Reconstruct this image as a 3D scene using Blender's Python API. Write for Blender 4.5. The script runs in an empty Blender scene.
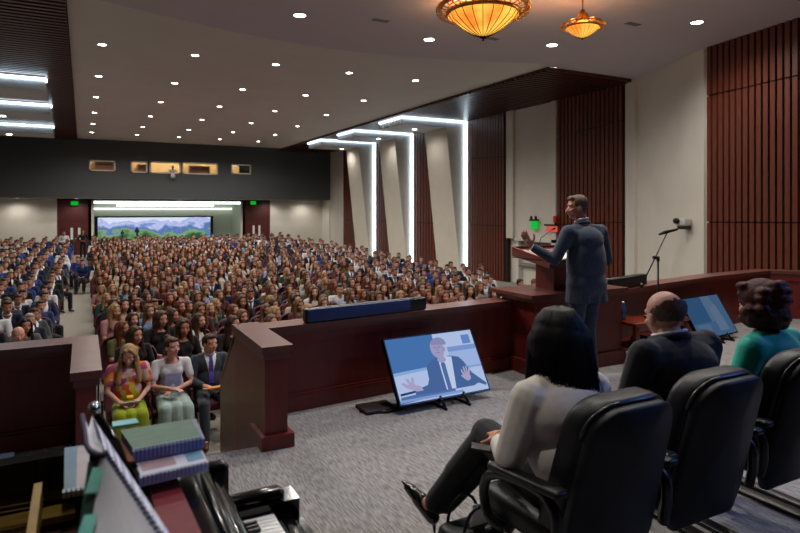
import bpy, math, random
import numpy as np
from mathutils import Vector, Matrix, noise
R = math.radians
rnd = random.Random(7)
C = bpy.context.scene.collection
sc = bpy.context.scene

# ------------------------------------------------------------------ camera, world, exposure
cam_d = bpy.data.cameras.new('camera'); cam = bpy.data.objects.new('camera', cam_d); C.objects.link(cam)
cam.location = (0, 0, 1.75); cam.rotation_euler = (R(90), 0, R(-27.85))
cam_d.sensor_width = 36; cam_d.lens = 27.0
cam_d.shift_y = -(266.5 - 209) / 800
cam_d.clip_start = .05; cam_d.clip_end = 200
cam_d.dof.use_dof = True; cam_d.dof.focus_distance = 5.2; cam_d.dof.aperture_fstop = 3.2
sc.camera = cam
sc.view_settings.view_transform = 'Standard'; sc.view_settings.look = 'None'
sc.view_settings.gamma = 1; sc.view_settings.use_curve_mapping = False
sc.view_settings.exposure = 0.0
w = bpy.data.worlds.new('world'); sc.world = w; w.use_nodes = True
w.node_tree.nodes['Background'].inputs[0].default_value = (.75, .82, 1, 1)
w.node_tree.nodes['Background'].inputs[1].default_value = .03

CEIL = 6.1
HALL_LAMP = 290; STAGE_LAMP = 400; BOX_LAMP = 110; UNDER_LAMP = 90; CHAND = 48
HALL_POS = [(x, y) for y in (17.7, 21.95, 26.1, 30.35, 34.45, 38.25) for x in (.45, 2.8, 5.13, 7.52, 9.95)]
STAGE_POS = [(4.25, 12.8), (7.76, 13.1), (10.87, 12.04), (12.5, 9.02), (.5, 13.3), (.6, 9.2), (4.2, 8.6), (2.9, 5.4), (5.4, 4.6), (8.3, 5.0), (.2, 1.9)]  # last position: unseen lamp added to brighten the music on the piano
# one soft stage wash hung above the rostrum, and an unseen blue fill added to tint seats and carpet
def area(name, loc, size, energy, col, rot=(0, 0, 0), shape='RECTANGLE', sy=None):
    d = bpy.data.lights.new(name, 'AREA'); d.energy = energy; d.color = col; d.shape = shape; d.size = size
    d.size_y = sy or size
    o = bpy.data.objects.new(name, d); C.objects.link(o); o.location = loc; o.rotation_euler = rot; return o
def spot(name, loc, energy, col, ang=150, blend=.6, rot=(0, 0, 0), rad=.1):
    d = bpy.data.lights.new(name, 'SPOT'); d.energy = energy; d.color = col; d.spot_size = R(ang); d.spot_blend = blend
    d.shadow_soft_size = rad
    o = bpy.data.objects.new(name, d); C.objects.link(o); o.location = loc; o.rotation_euler = rot; return o
def aim(o, t):
    o.rotation_euler = (Vector(t) - o.location).to_track_quat('-Z', 'Y').to_euler()
l = spot('stage_spot', (1.0, 11.5, 5.9), 900, (1, .95, .9), 44, .6); aim(l, (4.3, 4.4, .9))
l = spot('added_blue_fill', (9.2, -1.5, 5.6), 800, (.16, .34, 1), 50, .8, rad=.25); aim(l, (2.6, 1.9, .6))

# ------------------------------------------------------------------ materials
def hexc(h):
    v = [int(h[i:i+2], 16) / 255 for i in (0, 2, 4)]
    return tuple(x / 12.92 if x < .04045 else ((x + .055) / 1.055) ** 2.4 for x in v) + (1,)
def rgb(c): return hexc(c) if isinstance(c, str) else tuple(c) + (1,) * (4 - len(c))
MC = {}
def mat(name, col, rough=.6, metal=0, col2=None, nscale=20, stretch=(1, 1, 1), bump=0, bscale=None, emit=None, es=0, spec=.5, coat=0, obj_rand=0, lo=.35, hi=.65, sheen=0):
    if name in MC: return MC[name]
    m = bpy.data.materials.new(name); m.use_nodes = True; nt = m.node_tree; b = nt.nodes['Principled BSDF']
    b.inputs['Roughness'].default_value = rough; b.inputs['Metallic'].default_value = metal
    b.inputs['Specular IOR Level'].default_value = spec; b.inputs['Coat Weight'].default_value = coat
    b.inputs['Sheen Weight'].default_value = sheen
    b.inputs['Base Color'].default_value = rgb(col)
    tc = nt.nodes.new('ShaderNodeTexCoord'); mp = nt.nodes.new('ShaderNodeMapping'); mp.inputs['Scale'].default_value = stretch
    nt.links.new(tc.outputs['Object'], mp.inputs[0])
    nz = nt.nodes.new('ShaderNodeTexNoise'); nz.inputs['Scale'].default_value = nscale; nz.inputs['Detail'].default_value = 5
    nt.links.new(mp.outputs[0], nz.inputs[0])
    c1 = rgb(col); c2 = rgb(col2) if col2 else tuple(min(1, x * 1.15) for x in c1[:3]) + (1,)
    cr = nt.nodes.new('ShaderNodeValToRGB'); cr.color_ramp.elements[0].position = lo; cr.color_ramp.elements[1].position = hi
    cr.color_ramp.elements[0].color = c1; cr.color_ramp.elements[1].color = c2
    nt.links.new(nz.outputs[0], cr.inputs[0])
    nt.links.new(cr.outputs[0], b.inputs['Base Color'])
    if bump:
        bp = nt.nodes.new('ShaderNodeBump'); bp.inputs['Strength'].default_value = bump; bp.inputs['Distance'].default_value = .01
        src = nz
        if bscale:
            src = nt.nodes.new('ShaderNodeTexNoise'); src.inputs['Scale'].default_value = bscale; nt.links.new(mp.outputs[0], src.inputs[0])
        nt.links.new(src.outputs[0], bp.inputs['Height']); nt.links.new(bp.outputs[0], b.inputs['Normal'])
    if emit:
        b.inputs['Emission Color'].default_value = rgb(emit); b.inputs['Emission Strength'].default_value = es
    MC[name] = m; return m
def emis(name, col, s):
    if name in MC: return MC[name]
    m = bpy.data.materials.new(name); m.use_nodes = True; nt = m.node_tree; nt.nodes.clear()
    e = nt.nodes.new('ShaderNodeEmission'); o = nt.nodes.new('ShaderNodeOutputMaterial'); nt.links.new(e.outputs[0], o.inputs[0])
    e.inputs[0].default_value = rgb(col); e.inputs[1].default_value = s; MC[name] = m; return m
def glass(name, col=(1, 1, 1), a=.12):
    if name in MC: return MC[name]
    m = bpy.data.materials.new(name); m.use_nodes = True; nt = m.node_tree; nt.nodes.clear()
    t = nt.nodes.new('ShaderNodeBsdfTransparent'); g = nt.nodes.new('ShaderNodeBsdfGlossy'); mx = nt.nodes.new('ShaderNodeMixShader'); o = nt.nodes.new('ShaderNodeOutputMaterial')
    t.inputs[0].default_value = rgb(col); g.inputs['Roughness'].default_value = .05; mx.inputs[0].default_value = a
    nt.links.new(t.outputs[0], mx.inputs[1]); nt.links.new(g.outputs[0], mx.inputs[2]); nt.links.new(mx.outputs[0], o.inputs[0]); MC[name] = m; return m

def carpet_mat(name, a, b_, c_):
    m = mat(name, a, .95, 0, b_, 13, (8, .9, 1), .35, None, spec=.1, lo=.38, hi=.62)
    nt = m.node_tree; b = nt.nodes['Principled BSDF']
    tc = nt.nodes.new('ShaderNodeTexCoord'); n2 = nt.nodes.new('ShaderNodeTexNoise'); n2.inputs['Scale'].default_value = 120
    nt.links.new(tc.outputs['Object'], n2.inputs[0])
    mx = nt.nodes.new('ShaderNodeMix'); mx.data_type = 'RGBA'; mx.inputs[7].default_value = rgb(c_)
    cr = nt.nodes.new('ShaderNodeValToRGB'); cr.color_ramp.elements[0].position = .45; cr.color_ramp.elements[1].position = .6
    nt.links.new(n2.outputs[0], cr.inputs[0]); nt.links.new(cr.outputs[0], mx.inputs[0])
    old = b.inputs['Base Color'].links[0].from_socket
    nt.links.new(old, mx.inputs[6]); nt.links.new(mx.outputs[2], b.inputs['Base Color'])
    return m
WHITE = mat('wall_white_paint', 'cfcac0', .75, nscale=1.2, col2='c9c4bb')
CEILM = mat('ceiling_paint', 'd8d3cf', .85, nscale=.8, col2='d4cfcb')
CEIL2 = mat('stage_ceiling_paint', 'cac0ca', .85, nscale=.8, col2='c6bcc6')
BAND = mat('balcony_grey_cloth', '54585a', .9, nscale=60, col2='4c4f51', bump=.2)
WOOD = mat('mahogany_slat', '542619', .45, 0, '653122', 6, (6, 6, .5), .05, spec=.35)
WOODD = mat('mahogany_slat_groove', '1c0b08', .8)
REDW = mat('cherry_panel', '641f1b', .38, 0, '722821', 5, (3, 3, .35), .03, spec=.4)
REDT = mat('cherry_cap', '5e302b', .3, 0, '6a3a33', 5, (.4, 3, 3), .03, spec=.5)
BRNW = mat('brown_side_panel', '5e3828', .4, 0, '6a4330', 6, (.6, .6, 4), .03)
BLACKL = mat('black_leather', '08090d', .45, 0, '0c0d12', 60, bump=.12, bscale=140, spec=.35)
BLACKP = mat('black_plastic', '08080a', .35)
BLKM = mat('black_metal', '0b0b0c', .4, .3)
PIANO = mat('piano_lacquer', '030303', .12, 0, '040404', spec=.4, coat=.15)
GOLD = mat('antique_brass', 'a8742c', .35, .6, 'c48f3c', 30)
CHROME = mat('chrome', 'c8c8cc', .12, 1)
LED = emis('led_white', (.72, .89, 1), 8.0)
DOWN = emis('downlight_lens', (1, .95, .88), 22)
CARPET = carpet_mat('stage_carpet', '666467', 'aaa6a3', '8a8684')
HALLC = carpet_mat('hall_carpet', '87827a', '979289', '8a857c')
SEATM = mat('maroon_upholstery', '4a1420', .9, 0, '581a28', 40, bump=.1)

# ------------------------------------------------------------------ builders
ORG = {}
class MB:
    def __init__(s): s.v = []; s.f = []; s.m = []; s.sm = []
    def add(s, vs, fs, m=0, smooth=False):
        o = len(s.v); s.v += [tuple(p) for p in vs]; s.f += [tuple(i + o for i in f) for f in fs]; s.m += [m] * len(fs); s.sm += [smooth] * len(fs); return s
    def box(s, x0, x1, y0, y1, z0, z1, m=0, M=None):
        vs = [Vector((x, y, z)) for z in (z0, z1) for y in (y0, y1) for x in (x0, x1)]
        if M: vs = [M @ p for p in vs]
        return s.add(vs, [(0, 2, 3, 1), (4, 5, 7, 6), (0, 1, 5, 4), (2, 6, 7, 3), (0, 4, 6, 2), (1, 3, 7, 5)], m)
    def bar(s, a, b, wd, h, m=0, up=(0, 0, 1)):   # box along a segment
        a, b = Vector(a), Vector(b); d = (b - a); L = d.length; d.normalize(); up = Vector(up)
        r = d.cross(up); r.normalize(); u = r.cross(d)
        vs = [p + r * (i * wd / 2) + u * (j * h / 2) for p in (a, b) for j in (-1, 1) for i in (-1, 1)]
        return s.add(vs, [(0, 1, 3, 2), (4, 6, 7, 5), (0, 4, 5, 1), (2, 3, 7, 6), (0, 2, 6, 4), (1, 5, 7, 3)], m)
    def rbox(s, x0, x1, y0, y1, z0, z1, r=.01, m=0, M=None):   # bevelled box
        import bmesh
        bm = bmesh.new(); bmesh.ops.create_cube(bm, size=1)
        for v in bm.verts: v.co = Vector((x0 + (v.co.x + .5) * (x1 - x0), y0 + (v.co.y + .5) * (y1 - y0), z0 + (v.co.z + .5) * (z1 - z0)))
        bmesh.ops.bevel(bm, geom=bm.edges[:], offset=r, segments=3, affect='EDGES', profile=.5)
        bm.verts.index_update(); vs = [(M @ v.co) if M else v.co.copy() for v in bm.verts]
        s.add(vs, [[v.index for v in f.verts] for f in bm.faces], m, True); bm.free(); return s
    def prism(s, pts, z0, z1, m=0, M=None):   # polygon extruded
        n = len(pts); vs = [Vector((p[0], p[1], z)) for z in (z0, z1) for p in pts]
        if M: vs = [M @ v for v in vs]
        return s.add(vs, [tuple(range(n))[::-1], tuple(range(n, 2 * n))] + [(i, (i + 1) % n, n + (i + 1) % n, n + i) for i in range(n)], m)
    def tube(s, pts, r, m=0, n=10, caps=True):
        pts = [Vector(p) for p in pts]; rs = r if isinstance(r, (list, tuple)) else [r] * len(pts); vs = []
        pu = None
        for i, p in enumerate(pts):
            d = (pts[min(i + 1, len(pts) - 1)] - pts[max(i - 1, 0)]).normalized()
            if pu is None: pu = Vector((0, 0, 1)) if abs(d.z) < .9 else Vector((1, 0, 0))
            a = d.cross(pu).normalized(); b = a.cross(d); pu = b
            vs += [p + (a * math.cos(2 * math.pi * k / n) + b * math.sin(2 * math.pi * k / n)) * rs[i] for k in range(n)]
        fs = [(i * n + k, i * n + (k + 1) % n, (i + 1) * n + (k + 1) % n, (i + 1) * n + k) for i in range(len(pts) - 1) for k in range(n)]
        if caps: fs += [tuple(range(n))[::-1], tuple((len(pts) - 1) * n + k for k in range(n))]
        return s.add(vs, fs, m, True)
    def lathe(s, prof, c=(0, 0, 0), n=24, m=0):
        vs = [(c[0] + r * math.cos(2 * math.pi * k / n), c[1] + r * math.sin(2 * math.pi * k / n), c[2] + z) for r, z in prof for k in range(n)]
        fs = [(i * n + k, i * n + (k + 1) % n, (i + 1) * n + (k + 1) % n, (i + 1) * n + k) for i in range(len(prof) - 1) for k in range(n)]
        return s.add(vs, fs, m, True)
    def ell(s, c, r, m=0, rot=None, n=12, k=8):
        vs = []; c = Vector(c)
        for j in range(k + 1):
            t = math.pi * j / k
            for i in range(n):
                a = 2 * math.pi * i / n; p = Vector((r[0] * math.sin(t) * math.cos(a), r[1] * math.sin(t) * math.sin(a), r[2] * math.cos(t)))
                vs.append(c + (rot @ p if rot else p))
        return s.add(vs, [(j * n + i, (j + 1) * n + i, (j + 1) * n + (i + 1) % n, j * n + (i + 1) % n) for j in range(k) for i in range(n)], m, True)
    def build(s, name, mats, parent=None, world=True):
        if not isinstance(mats, (list, tuple)): mats = [mats]
        off = ORG.get(parent.name, Vector()) if (parent and world) else Vector()
        me = bpy.data.meshes.new(name); me.from_pydata([tuple(Vector(p) - off) for p in s.v], [], s.f)
        for mm in mats: me.materials.append(mm)
        me.polygons.foreach_set('material_index', s.m); me.polygons.foreach_set('use_smooth', s.sm); me.update()
        o = bpy.data.objects.new(name, me); C.objects.link(o)
        if parent: o.parent = parent
        ORG[o.name] = off.copy() if parent else Vector()
        return o
def tag(o, label=None, cat=None, group=None, kind=None):
    if label: o['label'] = label
    if cat: o['category'] = cat
    if group: o['group'] = group
    if kind: o['kind'] = kind
    return o
def thing(name, label, cat, loc=(0, 0, 0), rotz=0, group=None):
    o = bpy.data.objects.new(name, None); C.objects.link(o); o.location = loc; o.rotation_euler = (0, 0, rotz)
    o.empty_display_size = .1; ORG[o.name] = Vector(loc); return tag(o, label, cat, group)
def struct(name, mb, mats, parent=None):
    o = mb.build(name, mats, parent)
    if not parent: o['kind'] = 'structure'
    return o
def copy_tree(o, parent=None):
    c = o.copy(); C.objects.link(c)
    if parent: c.parent = parent
    for ch in o.children: copy_tree(ch, c)
    return c
def sm(t): t = max(0, min(1, t)); return t * t * (3 - 2 * t)
def hallz(y): return -1.05 - .38 * sm((y - 8) / 8) + .24 * sm((y - 20) / 20)

#@@SETTING
# ------------------------------------------------------------------ setting: floors
PAR = [(-9, 5.0), (-.03, 5.13)]                       # left parapet line
PARR = [(1.28, 5.0), (2.6, 5.12), (4.16, 5.28)]      # right of the stairs up to the lectern block
PARB = [(5.4, 5.15), (6.7, 5.45), (8.2, 5.7), (9.8, 5.8), (10.15, 5.4), (10.6, 1.5), (10.7, -6)]
m = MB(); m.prism([(-9, -6), (11, -6), (11, 5.6), (-9, 5.6)], -.3, 0)
m.v = []; m.f = []; m.m = []; m.sm = []
m.prism([(-9, -6), (16, -6), (16, 4.4), (-9, 4.4)], -1.3, 0)
m.prism([(-9, 4.4), (-.07, 4.4), (-.07, 5.3), (-9, 5.3)], -1.3, 0); m.prism([(1.22, 4.4), (10.9, 4.4), (10.9, 5.9), (1.22, 5.3)], -1.3, 0)
struct('floor_stage', m, CARPET)
m = MB()
ys = [4.2 + i * .8 for i in range(51)]
vs = [(x, y, hallz(y)) for y in ys for x in (-10, 17)]; fs = [(2 * i, 2 * i + 1, 2 * i + 3, 2 * i + 2) for i in range(len(ys) - 1)]
m.add(vs, fs); struct('floor_hall', m, HALLC)
m = MB()
for i in range(6):
    m.box(-.06, 1.22, 4.4 + i * .45, 4.4 + (i + 1) * .45, -1.25, -.175 * (i + 1))
struct('floor_stairs', m, CARPET)

# ceiling
m = MB(); m.box(-.3, 12.9, 13.0, 42.4, CEIL, CEIL + .25); struct('ceiling', m, CEILM)
m = MB()
arc = [(-9, 12.6), (-.3, 13.6)] + [(-.3 + 12.7 * t, 13.6 + 1.5 * math.sin(math.pi * t)) for t in [k / 24 for k in range(1, 24)]] + [(12.9, 13.95), (16.4, 14.4), (16.4, -6), (-9, -6)]
m.prism(arc, CEIL - .05, CEIL + .2); struct('ceiling_stage', m, CEIL2)
m = MB(); m.box(12.44, 16.5, 13.95, 42.4, CEIL - .055, CEIL - .045); m.box(-9, -.3, 13.0, 42.4, CEIL + .02, CEIL + .3); struct('ceiling_sides', m, WOODD)
m = MB(); y = 13.95
while y < 42: m.box(12.42, 16.3, y, y + .13, CEIL - .15, CEIL - .055); y += .25
struct('ceiling_slats_right', m, mat('mahogany_soffit', '3f1b13', .35, 0, '54281c', 5, (.5, 8, 6), .05))
m = MB(); y = 13.95
while y < 42: m.box(-6, -.32, y, y + .13, CEIL - .12, CEIL - .02); y += .25
struct('ceiling_slats_left', m, MC['mahogany_soffit'])
m = MB(); m.box(12.8, 12.86, 14, 42, CEIL - .044, CEIL - .012); struct('trim_1', m, emis('cove_led', (1, .86, .68), 9))

# right wall
def slat_wall(name, p0, p1, z0, z1, joints, pitch=.17, depth=.07, n_out=None, jz=None):
    """vertical slats between plan points p0, p1; joints are heights at both ends"""
    a, b = Vector((p0[0], p0[1])), Vector((p1[0], p1[1])); d = b - a; L = d.length; d.normalize(); nrm = Vector((-d.y, d.x))
    if n_out: nrm = nrm if nrm.dot(Vector(n_out)) > 0 else -nrm
    m = MB()
    q = lambda t, o, z: (a.x + d.x * t + nrm.x * o, a.y + d.y * t + nrm.y * o, z)
    m.add([q(0, 0, z0), q(L, 0, z0), q(L, 0, z1), q(0, 0, z1), q(0, -.15, z0), q(L, -.15, z0), q(L, -.15, z1), q(0, -.15, z1)],
          [(0, 1, 2, 3), (4, 7, 6, 5), (0, 4, 5, 1), (3, 2, 6, 7), (0, 3, 7, 4), (1, 5, 6, 2)], 1)
    t = .02
    while t + pitch * .68 < L:
        t1 = t + pitch * .68; cuts = [z0]
        for j0, j1 in joints: zz = j0 + (j1 - j0) * t / L; cuts += [zz - .02, zz + .02]
        cuts.append(z1)
        for k in range(0, len(cuts), 2):
            c0, c1 = cuts[k], cuts[k + 1]
            m.add([q(t, 0, c0), q(t1, 0, c0), q(t1, depth, c0), q(t, depth, c0), q(t, 0, c1), q(t1, 0, c1), q(t1, depth, c1), q(t, depth, c1)],
                  [(0, 3, 2, 1), (4, 5, 6, 7), (3, 7, 6, 2), (0, 4, 7, 3), (1, 2, 6, 5)], 0)
        t += pitch
    struct(name, m, [WOOD, WOODD])
def plain_wall(name, p0, p1, z0, z1, th=.15, m_=None, n_out=(-1, 0), off=0):
    a, b = Vector((p0[0], p0[1], 0)), Vector((p1[0], p1[1], 0)); d = (b - a).normalized(); n = Vector((-d.y, d.x, 0))
    if n.dot(Vector((n_out[0], n_out[1], 0))) < 0: n = -n
    P = [a + n * off, b + n * off, b + n * (off - th), a + n * (off - th)]
    m = MB(); m.prism([(p.x, p.y) for p in P], z0, z1); return struct(name, m, m_ or WHITE)
WX = 16.3
plain_wall('wall_right', (WX + .2, 42.4), (WX + .2, 14.4), -1.6, CEIL + .2)
slat_wall('trim_2', (WX, 39.3), (WX, 34.7), -1.5, CEIL - .1, [(1.0, 1.0)], .3, n_out=(-1, 0))
slat_wall('trim_3', (WX, 34.0), (WX, 29.6), -1.5, CEIL - .1, [(1.0, 1.0)], .3, n_out=(-1, 0))
slat_wall('trim_4', (WX, 29.2), (WX, 24.1), -1.5, CEIL - .1, [(1.0, 1.0)], .3, n_out=(-1, 0))
slat_wall('trim_5', (WX, 23.8), (WX, 20.85), -1.5, CEIL - .1, [(1.0, 1.0), (4.15, 4.05)], .2, n_out=(-1, 0))
slat_wall('trim_6', (WX, 17.7), (WX, 14.45), -1.5, CEIL - .1, [(1.15, 1.3), (4.55, 4.8)], .2, n_out=(-1, 0))
m = MB(); m.box(WX + .02, WX + .2, 39.3, 42.2, -1.5, CEIL); struct('wall_right_rear', m, WHITE)
# white bay with the niche: pilasters and raised panel
m = MB(); m.box(WX + .0, WX + .2, 17.75, 20.8, .55, CEIL - .1); m.box(WX - .12, WX, 20.35, 20.8, .5, CEIL - .1); m.box(WX - .1, WX, 17.75, 18.0, -1.4, CEIL - .1)
m.box(WX - .02, WX + .2, 20.1, 20.25, -1.4, .55); m.box(WX - .1, WX + .2, 17.75, 20.25, .42, .55); struct('wall_right_bay', m, WHITE)
m = MB(); m.box(WX - .02, WX + .15, 18.0, 20.1, -.62, -.5); struct('trim_7', m, mat('grey_rail', '7d7c78', .5))
m = MB(); m.box(WX + .15, WX + .2, 17.9, 20.1, .2, .42); struct('trim_8', m, mat('grey_recess', '77777a', .7))
# white wall towards the rostrum, angled, in three planes
plain_wall('wall_right_front', (16.3, 14.4), (14.75, 10.3), -1.5, CEIL, n_out=(-1, .3))
plain_wall('trim_9', (16.25, 14.3), (16.05, 13.75), -1.5, CEIL - .02, n_out=(-1, .3), off=.1)
plain_wall('trim_10', (15.15, 11.35), (14.78, 10.38), -1.5, CEIL - .05, n_out=(-1, .3), off=.08)
slat_wall('trim_11', (14.75, 10.3), (14.2, 7.4), -.5, CEIL - .03, [(1.4, 1.45), (4.75, 4.75)], .19, .08, n_out=(-1, .1))
slat_wall('trim_12', (14.2, 7.4), (13.4, 1.0), -.5, CEIL - .03, [(1.45, 1.45), (4.75, 4.75)], .19, .08, n_out=(-1, .1))
plain_wall('wall_stage_right', (13.4, 1.0), (12.5, -6), -.5, CEIL, m_=WOOD)
m = MB(); m.box(-9, 12.6, -6.2, -6, -.2, CEIL); struct('wall_stage_rear', m, WOOD)
m = MB(); m.box(-9.2, -9, -6, 13, -1.5, CEIL + .2); struct('wall_stage_left', m, WHITE)
m = MB(); m.box(-9, -6, 13, 13.2, -1.5, CEIL + .2); struct('wall_left_return', m, WHITE)
m = MB(); m.box(-6.2, -6, 13, 46, -1.5, CEIL + .2); struct('wall_left', m, WHITE)

# slanted fins with LED edges
FINW = mat('fin_white', 'd2ccc0', .7, col2='cdc7bb', nscale=2)
for i, (Y, xin) in enumerate([(24.0, 12.8), (29.3, 12.75), (34.2, 12.7)]):
    m = MB()
    zt, zb, xt, xb, dy = CEIL - .5, -1.5, 15.15, 15.95, 2.1
    m.add([(xt, Y, zt), (WX, Y, zt), (WX, Y, zb), (xb, Y, zb), (xt + .05, Y + dy, zt), (WX, Y + dy, zt), (WX, Y + dy, zb), (xb, Y + dy, zb)],
          [(0, 1, 2, 3), (4, 7, 6, 5), (0, 3, 7, 4), (1, 5, 6, 2), (0, 4, 5, 1), (3, 2, 6, 7)])
    p = struct('trim_%d' % (20 + i), m, FINW)
    m = MB(); m.prism([(xin, Y), (WX, Y), (WX, Y + dy + .2), (xin, Y + dy + .2)], CEIL - .5, CEIL - .155); struct('fin_box', m, mat('fin_box_white', 'b9bcc0', .6), p)
    m = MB(); m.box(WX - .14, WX - .02, Y - .09, Y - .01, zb + .1, CEIL - .165); m.box(xin, WX, Y - .07, Y - .01, CEIL - .215, CEIL - .155); m.box(xin - .07, xin - .01, Y - .07, Y + dy + .2, CEIL - .215, CEIL - .155)
    struct('led_strip', m, LED, p)
    m = MB()
    if i == 0:
        for k in range(7): m.box(xin - .03, xin, Y + .15 + k * .3, Y + .27 + k * .3, CEIL - .5, CEIL - .22)
        struct('rib', m, FINW, p)
for i, (Y, xin) in enumerate([(22.3, -1.08), (27.8, -1.16), (34.9, -1.35)]):
    m = MB(); m.box(-6, xin, Y, Y + 2.2, CEIL - .55, CEIL - .14); p = struct('trim_%d' % (30 + i), m, MC['fin_box_white'])
    m = MB(); m.box(-6, xin, Y - .06, Y - .005, CEIL - .235, CEIL - .165); m.box(xin + .01, xin + .05, Y - .06, Y + .4, CEIL - .235, CEIL - .165); struct('led_strip', m, LED, p)

# rear wall: balcony band with booth windows
YB = 42.0
WIN = [(.35, 2.05, 3.98, 4.78), (3.15, 4.1, 3.95, 4.75), (4.22, 6.45, 3.92, 4.78), (6.5, 9.2, 3.88, 4.76), (10.15, 11.55, 3.95, 4.7)]
def gy_(px, py, Y):
    x = (px - 400) / 600; T = R(27.85); s, c = math.sin(T), math.cos(T); d = Y / (c - x * s); return d * (s + x * c), 1.75 - (py - 209) / 600 * d
PXW = [(89, 160, 115.5, 171.5), (130.5, 161, 147.5, 173), (149.5, 161.3, 181, 174), (181.8, 162, 218, 175), (231, 164, 251, 174.5)]
WIN = []
for a, b, c_, d_ in PXW:
    (x0, z1), (x1, z0) = gy_(a, b, YB), gy_(c_, d_, YB); WIN.append((x0, x1, z0, z1))
m = MB(); zb0, zt0 = 2.45, CEIL + .1
xs = sorted({-6, 16.5} | {v for w_ in WIN for v in w_[:2]})
for x0, x1 in zip(xs, xs[1:]):
    h = [w_ for w_ in WIN if w_[0] <= x0 + 1e-6 and w_[1] >= x1 - 1e-6]
    if h: m.box(x0, x1, YB, YB + .2, zb0, h[0][2]); m.box(x0, x1, YB, YB + .2, h[0][3], zt0)
    else: m.box(x0, x1, YB, YB + .2, zb0, zt0)
struct('wall_back_balcony', m, BAND)
m = MB(); m.box(-6, 16.5, YB, YB + 4.5, zb0 - .05, zb0 + .02); struct('ceiling_balcony', m, mat('balcony_soffit', '6d6a66', .8))
frm = mat('booth_frame', 'c4bcae', .5)
for i, (x0, x1, z0, z1) in enumerate(WIN):
    t = thing('window_%d' % (i + 1), None, None, (x0, YB, z0)); t['kind'] = 'structure'
    m = MB(); e = .09
    m.box(x0, x1, YB - .05, YB + .12, z0, z0 + e); m.box(x0, x1, YB - .05, YB + .12, z1 - e, z1); m.box(x0, x0 + e, YB - .05, YB + .12, z0, z1); m.box(x1 - e, x1, YB - .05, YB + .12, z0, z1)
    m.build('window_frame', frm, t)
    m = MB(); m.box(x0 + e, x1 - e, YB + .02, YB + .035, z0 + e, z1 - e); m.build('pane', glass('booth_glass', (1, 1, 1), .08), t)
bw_ = mat('booth_wall', 'cdb684', .7)
for nm_, bx in (('wall_booth_rear', (-.2, 9.6, YB + 2.6, YB + 2.7, 2.5, 6)), ('floor_booth', (-.2, 9.6, YB + .2, YB + 2.6, 2.95, 3.0)), ('ceiling_booth', (-.2, 9.6, YB + .2, YB + 2.6, 5.6, 5.65)), ('wall_booth_left', (-.25, -.2, YB + .2, YB + 2.7, 2.5, 6)), ('wall_booth_partition', (2.6, 2.65, YB + .2, YB + 2.6, 2.5, 6)), ('wall_booth_end', (9.6, 9.65, YB + .2, YB + 2.7, 2.5, 6))):
    m = MB(); m.box(*bx); struct(nm_, m, bw_)
m = MB(); m.box(9.7, 13, YB + 1.6, YB + 1.7, 2.5, 6); m.box(9.7, 13, YB + .2, YB + 1.7, 5.6, 5.65); struct('wall_booth_right', m, mat('booth_dark', '33363b', .7))
for k, (x, e) in enumerate([(1.2, 60), (3.6, 50), (5.5, 70), (8, 60)]):
    d = bpy.data.lights.new('booth_lamp', 'POINT'); d.energy = e; d.color = (1, .86, .66); d.shadow_soft_size = .15; o = bpy.data.objects.new('booth_lamp', d); C.objects.link(o); o.location = (x, YB + 1.3, 5.3)
bookm = mat('booth_shelf_brown', '5a2e18', .6)
def shelf(x0, x1, z, lab):
    t = thing('bookcase', lab, 'shelf', (x0, YB + 2.1, 3.05)); m = MB()
    m.box(x0, x1, YB + 2.5, YB + 2.55, 3.05, z); m.box(x0, x0 + .04, YB + 2.1, YB + 2.5, 3.05, z); m.box(x1 - .04, x1, YB + 2.1, YB + 2.5, 3.05, z)
    for k in range(4): m.box(x0, x1, YB + 2.1, YB + 2.5, 3.05 + (z - 3.1) * k / 3, 3.09 + (z - 3.1) * k / 3)
    m.build('carcass', bookm, t)
    m = MB(); m.box(x0 + .05, x1 - .05, YB + 2.2, YB + 2.4, 3.9, 4.2); m.build('folders', mat('shelf_folders', '8a6a40', .7), t)
shelf(.7, 1.9, 4.9, 'brown bookcase behind the leftmost booth window'); shelf(3.3, 3.9, 4.8, 'narrow brown bookcase behind the second booth window from the left'); shelf(6.6, 8.0, 4.8, 'wide dark brown bookcase behind the longest booth window')
# under the balcony
YW = 43.6
m = MB(); m.box(-6, -1.45, YW, YW + .2, -1.5, zb0); struct('wall_back_left', m, WHITE)
m = MB(); m.box(12.2, 16.6, YW, YW + .2, -1.5, zb0); struct('wall_back_right', m, WHITE)
m = MB(); m.box(16.25, 16.5, YB, YW, -1.5, zb0); struct('wall_back_corner', m, WHITE)
m = MB(); m.box(-1.45, .5, YW, YW + .2, -1.5, zb0); m.box(10.15, 12.2, YW, YW + .2, -1.5, zb0); struct('wall_back_wood', m, mat('door_wood', '45181a', .45, 0, '4f2020', 5, (3, 3, .3)))
for i, x0 in enumerate((-1.2, 10.4)):
    t = thing('door_%d' % (i + 1), None, None, (x0, YW, -1.3)); t['kind'] = 'structure'
    for k in range(2):
        m = MB(); m.box(x0 + k * .76, x0 + .74 + k * .76, YW - .06, YW - .01, -1.3, .85); m.build('door_leaf', mat('door_leaf_wood', '4b1c1b', .4, 0, '552322', 5, (3, 3, .3)), t)
        m = MB(); xx = x0 + (.5 if k == 0 else .92) ; m.box(xx, xx + .14, YW - .07, YW - .06, -.2, .55); m.build('door_pane', emis('lit_pane', (.8, .78, .68), .5), t)
        m = MB(); m.tube([(x0 + .7 + k * .1, YW - .1, -.35), (x0 + .7 + k * .1, YW - .1, -.05)], .015); m.build('door_handle', CHROME, t)
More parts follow.
